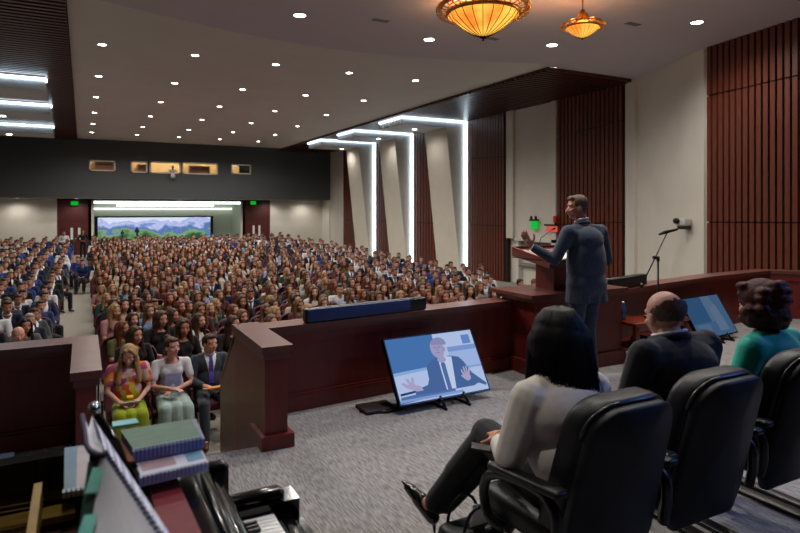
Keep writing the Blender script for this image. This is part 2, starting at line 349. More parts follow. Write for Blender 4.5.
# recess
m = MB(); m.box(.3, .5, YW, 47.2, -1.5, 2.4); m.box(10.15, 10.35, YW, 47.2, -1.5, 2.4); m.box(.3, 10.35, 47.1, 47.3, -1.5, 2.4); struct('wall_back_recess', m, mat('recess_paint', 'b9bfae', .7))
m = MB(); m.box(.5, 10.15, YW + .1, 47.1, 2.3, 2.4); struct('ceiling_recess', m, mat('recess_ceiling', 'c8ccc6', .7))
m = MB(); m.box(.5, 10.15, YW + .05, YW + .15, 2.1, 2.26); struct('trim_13', m, emis('recess_led', (.85, .97, .95), 3.2))
m = MB(); m.box(2.0, 8.4, YW + 1.2, YW + 1.35, 1.93, 2.05); m.box(.6, 10.1, 46.8, 46.9, 1.7, 1.82); struct('trim_14', m, emis('recess_led_2', (.9, .98, .93), 2.4))
m = MB(); m.box(.48, .62, YW - .05, YW + .02, -1.5, 2.3); m.box(10.03, 10.17, YW - .05, YW + .02, -1.5, 2.3); struct('trim_15', m, WHITE)
m = MB(); m.box(-1.46, 12.2, YW - .08, YW, 2.3, 2.44); struct('trim_16', m, WOODD)

# ------------------------------------------------------------------ rostrum parapets
def parapet(name, pts, z=.75, th=.16, side=-1, base=True):
    """panelled front along plan points; our side is -Y"""
    P = [Vector((p[0], p[1], 0)) for p in pts]
    def strip(off0, off1, z0, z1, m, mi=0):
        ns = []
        for i, p in enumerate(P):
            d = (P[min(i + 1, len(P) - 1)] - P[max(i - 1, 0)]).normalized(); ns.append(Vector((d.y, -d.x, 0)))
        vs = []
        for p, n in zip(P, ns):
            for o_, zz in ((off0, z0), (off1, z0), (off1, z1), (off0, z1)): q = p + n * o_; vs.append((q.x, q.y, zz))
        fs = [(0, 1, 2, 3), tuple(4 * (len(P) - 1) + k for k in (3, 2, 1, 0))]
        for i in range(len(P) - 1):
            for k in range(4): fs.append((4 * i + k, 4 * i + 4 + k, 4 * i + 4 + (k + 1) % 4, 4 * i + (k + 1) % 4))
        m.add(vs, fs, mi)
    m = MB(); strip(0, -th, -1.3, z - .04, m); t = struct(name, m, REDW)
    m = MB(); strip(.05, -th - .06, z - .05, z, m); strip(.03, -th - .03, z - .08, z - .05, m); struct('cap', m, REDT, t)
    m = MB(); strip(.035, 0, 0, .13, m); strip(.02, 0, .13, .15, m); struct('base_trim', m, REDW, t)
    # shallow vertical panel joints
    m = MB()
    for a, b in zip(P, P[1:]):
        L = (b - a).length; n = max(1, round(L / 1.3)); d = (b - a).normalized(); nn = Vector((d.y, -d.x, 0))
        for k in range(n + 1):
            q = a + d * (L * k / n) + nn * .002; m.bar(q + Vector((0, 0, .15)), q + Vector((0, 0, z - .09)), .008, .004, up=nn)
    struct('panel_joint', m, WOODD, t)
    m = MB(); strip(.025, 0, z - .16, z - .08, m); struct('frieze', m, REDW, t)
    return t
parapet('wall_front_left', PAR); parapet('wall_front', PARR); parapet('wall_front_right', PARB, .76)
# end piers beside the stairs
def pier(name, x0, x1, y0, y1, z, mm):
    m = MB(); m.box(x0, x1, y0, y1, -1.3, z - .1); p = struct(name, m, mm)
    m = MB(); m.box(x0 - .03, x1 + .03, y0 - .04, y1 + .03, z - .05, z); m.box(x0 - .015, x1 + .015, y0 - .02, y1 + .015, z - .1, z - .05); struct('cap', m, REDT, p)
    m = MB(); m.box(x0 - .035, x1 + .04, y0 - .045, y0 + .3, 0, .1); struct('base_trim', m, REDW, p); return p
pier('wall_front_pier', 1.17, 1.34, 4.32, 5.26, .751, REDW); pier('wall_front_pier_left', -.04, .075, 4.2, 5.3, .751, REDW)
# stair side board sloping down to the hall
m = MB(); prof = [(4.36, 0.02), (4.36, .68), (5.3, .68), (5.95, .08), (5.95, -.62), (5.8, -.56)]
m.add([(x, y, z) for x in (1.175, 1.26) for y, z in prof], [tuple(range(6)), tuple(range(11, 5, -1))] + [(i, i + 6, (i + 1) % 6 + 6, (i + 1) % 6) for i in range(6)])
bp = struct('wall_stair_side', m, BRNW)
m = MB(); m.bar((1.25, 5.22, .735), (1.25, 5.98, .08), .15, .05); struct('handrail', m, REDT, bp)

# lectern block
BX0, BX1, BY0, BY1, BZ = 4.16, 5.42, 4.86, 5.42, .86
m = MB(); m.box(BX0, BX1, BY0, BY1, -1.3, BZ - .08); blk = struct('wall_lectern_block', m, REDW)
m = MB(); m.box(BX0 - .1, BX1 + .05, BY0 - .06, BY1 + .1, BZ - .035, BZ); m.box(BX0 - .05, BX1 + .03, BY0 - .03, BY1 + .05, BZ - .08, BZ - .035); struct('cap', m, REDT, blk)
m = MB(); m.box(BX0 - .04, BX1 + .02, BY0 - .04, BY1, 0, .15); struct('base_trim', m, REDW, blk)

#@@OBJECTS
# ------------------------------------------------------------------ lamps
def downlight(x, y, z, e, lab, r=.1, col=(1, .93, .84), grp='round ceiling downlights', sp=True, ang=160):
    t = thing('ceiling_downlight', lab, 'ceiling light', (x, y, z), 0, grp)
    m = MB(); m.lathe([(r * 1.25, 0), (r * 1.3, -.012), (r, -.012), (r, 0)], (x, y, z)); m.build('trim_ring', mat('ring_white', 'c9c6c0', .5), t)
    m = MB(); m.lathe([(0, -.008), (r, -.008)], (x, y, z)); m.build('lens', DOWN, t)
    if sp: s_ = spot('lamp', (x, y, z - .05), e, col, ang, .7, rad=r); s_.parent = t; s_.location = (0, 0, -.05)
rown = ['first', 'second', 'third', 'fourth', 'fifth', 'last']
coln = ['in the leftmost column', 'in the second column from the left', 'in the middle column', 'in the fourth column from the left', 'in the rightmost column']
for i, (x, y) in enumerate(HALL_POS):
    downlight(x, y, CEIL, HALL_LAMP, 'round hall downlight %s, %s row from stage' % (coln[i % 5], rown[i // 5]))
for i, (x, y) in enumerate(STAGE_POS):
    lab = ['round downlight in stage ceiling above the left half of the parapet', 'round downlight in stage ceiling just left of the large chandelier', 'round downlight in stage ceiling below and left of the small chandelier',
           'round downlight in stage ceiling nearest the right slatted wall', 'round downlight at the very top left of the ceiling'][i] if i < 5 else 'round stage ceiling downlight above the photo frame'
    downlight(x, y, CEIL - .05, 260 if (x, y) == (.2, 1.9) else STAGE_LAMP * (1.15 if i > 6 else 1), lab, .13 if i < 5 else .12, (1, .95, .88), 'stage ceiling downlights', ang=60 if (x, y) == (.2, 1.9) else 138 if y < 6 else 160)
for i, (x, y) in enumerate([(14.1, 25.2), (14.3, 29.6), (14.6, 35.6)]):
    downlight(x, y, CEIL - .51, BOX_LAMP, 'round downlight under the %s white LED-edged box at right' % ['nearest', 'middle', 'farthest'][i], .11, grp='downlights under the boxes')
for i, (x, y) in enumerate([(-2.6, 23.6), (-2.9, 29.2), (-3.3, 36.2)]):
    downlight(x, y, CEIL - .56, BOX_LAMP, 'round downlight under the %s white LED-edged box at left' % ['nearest', 'middle', 'farthest'][i], .12, grp='downlights under the boxes')
for i, x in enumerate((-3.5, -.35, 5.8, 12.0, 14.6)):
    downlight(x, YB + .7, 2.395, UNDER_LAMP, 'small downlight under the dark balcony, %s' % ['above the left white wall', 'above the left door', 'above the landscape screen', 'above the right door', 'above the right white wall'][i], .09, grp='downlights under the balcony')

# chandeliers
ALAB = mat('alabaster_glow', 'e08a1e', .4, 0, 'c76f14', 9, emit=(1, .42, .05), es=1.25)
_nt = ALAB.node_tree; _n = _nt.nodes.new('ShaderNodeTexNoise'); _n.inputs['Scale'].default_value = 2.2; _c = _nt.nodes.new('ShaderNodeValToRGB'); _tc = _nt.nodes.new('ShaderNodeTexCoord')
_c.color_ramp.elements[0].position = .35; _c.color_ramp.elements[0].color = (.75, .2, .02, 1); _c.color_ramp.elements[1].position = .62; _c.color_ramp.elements[1].color = (1, .52, .07, 1)
_nt.links.new(_tc.outputs['Object'], _n.inputs[0]); _nt.links.new(_n.outputs[0], _c.inputs[0]); _nt.links.new(_c.outputs[0], _nt.nodes['Principled BSDF'].inputs['Emission Color'])
def chandelier(x, y, zb, D, lab):
    t = thing('chandelier', lab, 'chandelier', (x, y, zb), 0, 'brass bowl chandeliers'); r = D / 2; s = D
    m = MB(); prof = [(.03 * s, -.06 * s), (.13 * s, -.015 * s), (.23 * s, .05 * s), (.32 * s, .125 * s), (.36 * s, .19 * s), (.34 * s, .19 * s)]
    m.lathe(prof, (x, y, zb), 40); bowl = m.build('bowl', ALAB, t)
    m = MB()
    for k in range(20):
        a = 2 * math.pi * k / 20; m.tube([(x + q[0] * 1.01 * math.cos(a), y + q[0] * 1.01 * math.sin(a), zb + q[1] - .004) for q in prof[:5]], .004 * s, n=5)
    m.build('bowl_rib', mat('dark_bronze', '2e1a0e', .4, .8), bowl)
    m = MB(); m.lathe([(0, -.045 * s), (.012 * s, -.04 * s), (.008 * s, -.02 * s), (.035 * s, -.012 * s), (.04 * s, .005 * s), (.02 * s, .02 * s)], (x, y, zb - .06 * s)); m.build('finial', mat('dark_bronze', '2e1a0e', .4, .8), t)
    m = MB(); m.lathe([(.38 * s, .17 * s), (.4 * s, .18 * s), (.4 * s, .21 * s), (.37 * s, .215 * s)], (x, y, zb), 40)
    for k in range(44):
        a = 2 * math.pi * k / 44; cs, sn = math.cos(a), math.sin(a)
        m.tube([(x + q[0] * s * cs, y + q[0] * s * sn, zb + q[1] * s) for q in [(.385, .2), (.45, .185), (.495, .2), (.505, .245), (.47, .27), (.44, .255)]], .006 * s, n=5)
    m.lathe([(.44 * s, .245 * s), (.5 * s, .25 * s), (.5 * s, .262 * s), (.44 * s, .262 * s), (.44 * s, .245 * s)], (x, y, zb), 40); m.build('crown', GOLD, t)
    m = MB(); m.lathe([(.1 * s, .33 * s), (.12 * s, .36 * s), (.1 * s, .42 * s), (.14 * s, .45 * s), (.12 * s, .5 * s), (.06 * s, .54 * s), (.05 * s, .6 * s), (0, .6 * s)][:], (x, y, zb), 24)
    m.tube([(x, y, zb + .58 * s), (x, y, CEIL - .06)], .012 * s + .004)
    for k in range(8):
        a = 2 * math.pi * k / 8; cs, sn = math.cos(a), math.sin(a)
        m.tube([(x + q[0] * s * cs, y + q[0] * s * sn, zb + q[1] * s) for q in [(.39, .26), (.36, .33), (.27, .36), (.2, .34), (.14, .4), (.12, .48)]], .01 * s, n=6)
    m.build('stem', GOLD, t)
    m = MB(); m.lathe([(0, 0), (.09, 0), (.11, .05), (0, .05)], (x, y, CEIL - .1)); m.build('ceiling_rose', GOLD, t)
    d = bpy.data.lights.new('bulb', 'POINT'); d.energy = CHAND * s; d.color = (1, .74, .42); d.shadow_soft_size = .1 * s
    o = bpy.data.objects.new('bulb', d); C.objects.link(o); o.parent = t; o.location = (0, 0, .24 * s)
chandelier(7.08, 9.84, 5.3, 1.86, 'large brass chandelier with amber glass bowl, cut off by the top edge')
chandelier(8.8, 8.87, 5.2, .86, 'small brass chandelier with amber bowl hanging right of the large one')
for k, (x, y) in enumerate([(6.0, 12.3), (9.1, 12.3), (11.3, 9.8)]):
    m = MB(); m.box(x - .2, x + .2, y - .08, y + .08, CEIL - .06, CEIL - .05)
    tag(m.build('ceiling_vent', mat('vent_grey', '6f6a72', .7)), 'thin grey slot vent in the stage ceiling, %s' % ['above the left of the large chandelier', 'just right of the large chandelier', 'right of the small chandelier'][k], 'vent', 'stage ceiling slot vents')
#@@PEOPLE
# ------------------------------------------------------------------ people
def _ico(sub):
    import bmesh
    bm = bmesh.new(); bmesh.ops.create_icosphere(bm, subdivisions=sub, radius=1)
    v = np.array([x.co[:] for x in bm.verts]); bm.verts.index_update(); f = [[y.index for y in x.verts] for x in bm.faces]; bm.free(); return v, f
ICO = _ico(3)
def V(*a): return Vector(a)
def cap(p0, p1, r0, r1=None): return ('c', V(*p0), V(*p1), r0, r0 if r1 is None else r1)
def el(c, r, fr=None): return ('e', V(*c), r, fr)   # fr: 3x3 frame matrix (columns right, forward, up)
def clay(prims, voxel, smooth=3, fac=.5):
    m = MB()
    for p in prims:
        if p[0] == 'e':
            _, c, r, fr = p
            vs = []
            for q in ICO[0]:
                q = Vector((q[0] * r[0], q[1] * r[1], q[2] * r[2])); vs.append(c + (fr @ q if fr else q))
            m.add(vs, ICO[1])
        else:
            _, a, b, r0, r1 = p; d = b - a; L = d.length
            if L < 1e-5: continue
            d.normalize(); u = V(0, 0, 1) if abs(d.z) < .9 else V(1, 0, 0); x = d.cross(u).normalized(); y = d.cross(x); n = 12; vs = []; rings = []
            for k in (-90, -60, -30, 0): rings.append((a + d * (r0 * math.sin(R(k))), r0 * math.cos(R(k)) + 1e-4))
            for k in (0, 30, 60, 90): rings.append((b + d * (r1 * math.sin(R(k))), r1 * math.cos(R(k)) + 1e-4))
            for c, r in rings: vs += [c + (x * math.cos(2 * math.pi * i / n) + y * math.sin(2 * math.pi * i / n)) * r for i in range(n)]
            fs = [(j * n + i, j * n + (i + 1) % n, (j + 1) * n + (i + 1) % n, (j + 1) * n + i) for j in range(7) for i in range(n)] + [tuple(range(n))[::-1], tuple(7 * n + i for i in range(n))]
            m.add(vs, fs)
    me = bpy.data.meshes.new('tmp'); me.from_pydata(m.v, [], m.f); o = bpy.data.objects.new('tmp', me); C.objects.link(o)
    md = o.modifiers.new('r', 'REMESH'); md.mode = 'VOXEL'; md.voxel_size = voxel; md.use_smooth_shade = True
    if smooth: md = o.modifiers.new('s', 'SMOOTH'); md.iterations = smooth; md.factor = .5
    dg = bpy.context.evaluated_depsgraph_get(); out = bpy.data.meshes.new_from_object(o.evaluated_get(dg))
    bpy.data.objects.remove(o); bpy.data.meshes.remove(me); return out
def mesh_obj(name, me, mats, parent=None):
    me.materials.clear()
    for x in (mats if isinstance(mats, (list, tuple)) else [mats]): me.materials.append(x)
    me.name = name; o = bpy.data.objects.new(name, me); C.objects.link(o)
    if parent: o.parent = parent; ORG[o.name] = ORG.get(parent.name, Vector())
    return o
def grab(me, keep, push=0.0):
    """mesh of the faces whose centre satisfies keep, pushed out along the normals"""
    vs = [v.co + v.normal * push for v in me.vertices]; idx = {}; nv = []; nf = []
    for p in me.polygons:
        if keep(p.center, p.normal):
            f = []
            for i in p.vertices:
                if i not in idx: idx[i] = len(nv); nv.append(vs[i][:])
                f.append(idx[i])
            nf.append(f)
    o = bpy.data.meshes.new('g'); o.from_pydata(nv, [], nf); o.polygons.foreach_set('use_smooth', [True] * len(nf)); return o
def drop(me, cut):
    return grab(me, lambda c, n: not cut(c))
def frame(f, up=(0, 0, 1)):
    f = Vector(f).normalized(); r = f.cross(Vector(up)).normalized(); u = r.cross(f)
    return Matrix((r, f, u)).transposed()
def head(Cc, F, s=1.0, fem=False):
    """Cc centre of the cranium, F frame (right, forward, up)"""
    P = lambda x, y, z: tuple(Cc + F @ V(x * s, y * s, z * s)); r = lambda *a: tuple(x * s for x in a)
    j = .9 if fem else 1
    q = [el(P(0, -.008, .01), r(.074, .093, .085), F), el(P(0, .03, -.04), r(.062 * j, .062, .075), F), el(P(0, .05, -.095), r(.034 * j, .034, .026), F),
         el(P(0, .02, -.085), r(.052 * j, .05, .03), F), cap(P(0, .083, -.01), P(0, .107, -.048), .008 * s, .0125 * s), cap(P(-.012, .095, -.05), P(.012, .095, -.05), .008 * s),
         cap(P(-.04, .07, .008), P(.04, .07, .008), .013 * s), el(P(-.04, .06, -.04), r(.022, .022, .02), F), el(P(.04, .06, -.04), r(.022, .022, .02), F),
         cap(P(-.014, .085, -.075), P(.014, .085, -.075), .008 * s), el(P(.076, -.005, -.03), r(.009, .02, .032), F), el(P(-.076, -.005, -.03), r(.009, .02, .032), F)]
    return q
def face_bits(t, Cc, F, s, eyes='3b2a1d', lip='a8625a', brow=None):
    P = lambda x, y, z: Cc + F @ V(x * s, y * s, z * s); m = MB()
    for k in (-1, 1):
        m.ell(P(.03 * k, .0775, -.016), (.0115 * s, .0065 * s, .0052 * s), 0, F, 10, 6); m.ell(P(.03 * k, .0825, -.016), (.006 * s, .004 * s, .006 * s), 1, F, 8, 5)
    m.build('eyes', [mat('eye_white', 'cfcac4', .3), mat('iris_' + eyes, eyes, .3)], t, world=False)
    m = MB(); m.ell(P(0, .0935, -.074), (.021 * s, .004 * s, .006 * s), 0, F, 10, 6); m.build('lips', mat('lip_' + lip, lip, .5), t, world=False)
    if brow:
        m = MB()
        for k in (-1, 1): m.tube([P(.014 * k, .087, .007), P(.03 * k, .086, .013), P(.047 * k, .075, .006)], .0035 * s, n=6)
        m.build('eyebrows', brow, t, world=False)
def hand(W, D, N, side, curl=.5, s=1.0, spread=.12):
    """W wrist, D direction of the palm, N normal out of the palm, side=+1 thumb towards D x N"""
    W, D, N = V(*W), Vector(D).normalized(), Vector(N).normalized(); N = (N - D * N.dot(D)).normalized(); S = D.cross(N) * side
    F = Matrix((S, D, N)).transposed(); q = [el(W + D * .045 * s, (.038 * s, .05 * s, .014 * s), F), cap(W, W + D * .06 * s, .022 * s, .024 * s)]
    for k, (off, L) in enumerate([(.027, .075), (.009, .083), (-.009, .078), (-.026, .062)]):
        p = W + D * (.082 * s) + S * (off * s); a = 0; dd = D + S * (off / .03) * spread
        for j, f in enumerate((.45, .32, .23)):
            a += curl * (.35 if j == 0 else .55); e = (dd * math.cos(a) + N * math.sin(a)).normalized(); p2 = p + e * (L * f * s)
            q.append(cap(p, p2, (.0095 - .001 * j) * s, (.0088 - .001 * j) * s)); p = p2
    p = W + D * .025 * s + S * .026 * s
    for j, L in enumerate((.035, .03, .025)):
        e = (S * (.8 - .28 * j) + D * (.6 + .2 * j) + N * (.25 + .2 * curl)).normalized(); p2 = p + e * L * s; q.append(cap(p, p2, (.0125 - .0015 * j) * s, (.011 - .0015 * j) * s)); p = p2
    return q
def skin(t): return mat('skin_' + t, t, .5, 0, None, 40, spec=.35)
def hairm(c, c2=None):
    return mat('hair_' + c, c, .5, 0, c2 or c, 60, (1.6, 1.6, .1), .9, spec=.28, lo=.3, hi=.7)
def fabric(c, c2=None, r=.85, st=(1, 1, 1), ns=25): return mat('cloth_' + c + (c2 or ''), c, r, 0, c2, ns, st, .15, spec=.2, sheen=.15)

SEAT_J = dict(pel=(0, 0, .52), bel=(0, .02, .68), che=(0, .0, .86), nb=(0, .0, 1.0), hd=(0, .035, 1.14), sh=(.175, .0, .95), el=(.225, .06, .70), wr=(.1, .27, .66), hip=(.09, .02, .5), kn=(.11, .44, .5), an=(.12, .46, .09), toe=(.13, .6, .03))
def both(J, k):
    v = J[k]
    return (Vector((-v[0], v[1], v[2])), Vector(v)) if not isinstance(v[0], (tuple, list, Vector)) else (Vector(v[0]), Vector(v[1]))
def person_meshes(t_name, J, look, voxel=.011, fingers=False, seat=True):
    """builds body (returned), with hair and clothes as children, in local coordinates, facing +Y"""
    s = look.get('hs', 1.0); Fh = frame(look.get('face', (0, 1, -.08)), look.get('hup', (0, 0, 1))); hd = V(*J['hd']); fem = look.get('fem', True)
    sh, elb, wr, hip, kn, an, toe = [both(J, k) for k in ('sh', 'el', 'wr', 'hip', 'kn', 'an', 'toe')]
    pel, bel, che, nb = [V(*J[k]) for k in ('pel', 'bel', 'che', 'nb')]; g = look.get('girth', 1.0); g *= .88 if fem else 1
    T = frame(look.get('tf', (0, 1, 0)))   # torso frame
    chin = hd + Fh @ V(0, -.015, -.07) * s
    body = head(hd, Fh, s, fem) + [cap(nb - V(0, 0, .05), chin, .056 * g, .05 * (.9 if fem else 1.08)), el(che, (.13 * g, .085 * g, .14), T), el(bel, (.12 * g, .085 * g, .13), T), el(pel, (.13 * g, .1, .1), T)]
    for i in (0, 1):
        body += [cap(sh[i].lerp(elb[i], .12), elb[i], .034 * g, .032), cap(elb[i], wr[i], .032, .024), cap(che, sh[i] - V(0, 0, .03), .05, .026), cap(hip[i], kn[i], .065 * g, .048), cap(kn[i], an[i], .046, .032), cap(an[i], toe[i], .03, .02)]
        hdn = look.get('hand', [None, None])[i]
        if hdn: body += hand(wr[i], hdn[0], hdn[1], hdn[2], hdn[3], look.get('hands', 1.0)) if fingers else [cap(wr[i], wr[i] + Vector(hdn[0]).normalized() * .11, .027, .02)]
        elif fingers:
            d = (wr[i] - elb[i]).normalized(); d = (d + V((1 if i == 0 else -1) * .5, .1, 0)).normalized(); body += hand(wr[i], d, (0, 0, -1), (1 if i else -1), .55)
        else:
            d = (wr[i] - elb[i]).normalized(); d = (d + V((1 if i == 0 else -1) * .6, 0, 0)).normalized(); body.append(cap(wr[i], wr[i] + d * .1, .026, .02))
    b = mesh_obj(t_name, clay(body, voxel, 2 if voxel < .008 else 1), skin(look.get('skin', 'c08a72')))
    ORG[b.name] = Vector()
    # top garment
    sleeve = look.get('sleeve', 1.0); th = look.get('thick', .012)
    tp = [el(che + T @ V(0, .0, .0), (.155 * g + th, .105 * g + th, .15), T), el(bel, (.145 * g + th, .11 * g + th, .16), T)]
    if fem: tp += [el(che + T @ V(k * .065, .075, -.02), (.055, .045, .055), T) for k in (-1, 1)]
    for i in (0, 1):
        tp += [cap(che + V(0, 0, .04), sh[i] - V(0, 0, .025), .06 * g + th, .045 * g + th), cap(nb - V(0, 0, .035), sh[i].lerp(nb, .12) + V(0, 0, -.012), .03 + th, .036 * g + th)]
        if sleeve > 0:
            e1 = elb[i] if sleeve >= .5 else sh[i].lerp(elb[i], sleeve * 2); tp.append(cap(sh[i] - V(0, 0, .012), e1, .045 * g + th, .038 + th))
            if sleeve > .5: tp.append(cap(elb[i], elb[i].lerp(wr[i], (sleeve - .5) * 2 * .97), .038 + th, .03 + th * .6))
    if look.get('skirted_jacket'): tp += look['skirted_jacket']
    tp.append(el(pel, (.16 * g, .125 * g, .1), T))
    jm = clay(tp, voxel, 14 if voxel < .009 else 3); nbp = nb + (Fh @ V(0, .015, 0)); rr = look.get('neckr', .055 if not fem else .085)
    if look.get('hem_cut') is not None: jm = drop(jm, lambda c: c.z < look['hem_cut'])
    jm = drop(jm, lambda c: (c.x - nb.x) ** 2 + (c.y - nb.y - .02) ** 2 < rr ** 2 and c.z > nb.z - .06)
    jk = mesh_obj(look.get('topname', 'blouse'), jm, look['top'], b)
    if look.get('shirt'):
        z0, z1 = bel.z - .02, nb.z + .0; wv = look.get('vee', .075)
        fr = lambda c: (T.transposed() @ (c - che))
        x = grab(jm, lambda c, n: fr(c).y > .03 and z0 < c.z < z1 + .03 and abs(fr(c).x) < wv * (c.z - z0) / (z1 - z0), .003); mesh_obj('shirt', x, look['shirt'], b)
        if look.get('tie'):
            x = grab(jm, lambda c, n: fr(c).y > .03 and z0 < c.z < z1 and abs(fr(c).x) < .02 + .01 * (z1 - c.z) / (z1 - z0), .007); mesh_obj('necktie', x, look['tie'], b)
        m = MB(); ring = [nb + V(.057 * math.cos(a), .012 + .06 * math.sin(a), .012 - .018 * math.sin(a)) for a in [2 * math.pi * k / 16 for k in range(17)]]
        m.tube(ring, .01, n=6, caps=False); m.build('shirt_collar', look['shirt'], b, world=False)
    # legs
    if look.get('skirt'):
        lp = [el(pel, (.18 * g, .14, .12), T), cap(hip[0], kn[0], .1, .085), cap(hip[1], kn[1], .1, .085), cap(hip[0].lerp(hip[1], .5), kn[0].lerp(kn[1], .5), .1, .08)]
        zz = look.get('hem', .2)
        for i in (0, 1): lp.append(cap(kn[i], V(*an[i][:2], zz + .05) * 1.0, .085, .09))
        lp.append(cap(kn[0].lerp(kn[1], .5), an[0].lerp(an[1], .5) + V(0, 0, zz - .04), .09, .11)); mesh_obj('skirt', clay(lp, voxel * 1.1, 3), look['legs'], b)
    else:
        lp = [el(pel, (.165 * g, .13 * g, .11), T)]
        for i in (0, 1): lp += [cap(hip[i], kn[i], .085 * g, .067), cap(kn[i], an[i] + V(0, 0, .0), .066, .055)]
        mesh_obj('trousers', clay(lp, voxel * 1.1, 2), look['legs'], b)
    for i in (0, 1):
        if look.get('noshoes'): break
        d = (toe[i] - an[i]); q = [cap(an[i] - V(0, 0, .03), toe[i] + V(0, 0, .015), .04, .03), el(an[i] + V(0, -.03, -.045), (.035, .045, .03))]
        mesh_obj('shoe', clay(q, voxel, 1), look.get('shoes', mat('shoe_black', '0c0b0b', .3)), b)
    # hair
    hair = look.get('hair'); H = lambda x, y, z: tuple(hd + Fh @ V(x * s, y * s, z * s))
    if hair:
        hq = [el(H(0, -.018, .022), (.083 * s, .095 * s, .086 * s), Fh)]
        st = look.get('style', 'short')
        if st == 'short': hq += [el(H(0, -.04, -.01), (.078 * s, .066 * s, .075 * s), Fh), el(H(0, .045, .07), (.055 * s, .04 * s, .03 * s), Fh)]
        if st == 'long':
            L = look.get('len', .3)
            for k in (-1, 1):
                hq += [cap(H(.066 * k, .02, .03), H(.082 * k, .02, -.1), .024 * s, .03 * s), cap(H(.078 * k, .0, -.08), tuple(hd + V(.11 * k, .035, -L)), .035 * s, .03 * s), cap(H(.03 * k, .05, .075), H(.07 * k, .045, .01), .02 * s, .02 * s)]
            hq += [cap(H(0, -.06, 0), tuple(hd + V(0, -.08, -L)), .075 * s, .055 * s), cap(H(.04, -.05, 0), tuple(hd + V(.06, -.06, -L)), .06 * s, .05 * s), cap(H(-.04, -.05, 0), tuple(hd + V(-.06, -.06, -L)), .06 * s, .05 * s)]
        if st == 'bun': hq += [el(H(0, -.085, .085), (.045, .04, .04)), el(H(0, -.04, -.01), (.078 * s, .066 * s, .07 * s), Fh), el(H(0, .045, .07), (.055 * s, .04 * s, .03 * s), Fh)]
        if look.get('hairx'): hq += look['hairx'](H)
        Fi = Fh.transposed(); hm = clay(hq, look.get('hvox', voxel), 10 if st == 'none' else 1)
        if st in ('short', 'bun', 'long', 'balding'):
            def cut(c):
                q = (Fi @ (c - hd)) / s
                if st == 'balding': jt = noise.noise(c * 55) * .012; return q.z > .048 - .5 * (q.y + .09) + jt or q.y > .05 + jt or q.z < -.088 + .55 * max(0, q.y + .07) + jt * .4
                return (q.y > .035 and q.z < .058 and abs(q.x) < .064) or (st != 'long' and q.y > .0 and q.z < -.02) or (st != 'long' and q.z < -.085)
            hm = drop(hm, cut)
        mesh_obj('hair', hm, hair, b)
    if look.get('facebits', True): face_bits(b, hd, Fh, s, brow=hair, lip=look.get('lip', 'a8625a'))
    return b
def place(o, loc, rz=0, label=None, cat='person', group=None, scale=None):
    o.location = loc; o.rotation_euler = (0, 0, rz); tag(o, label, cat, group)
    if scale: o.scale = (scale,) * 3
    return o
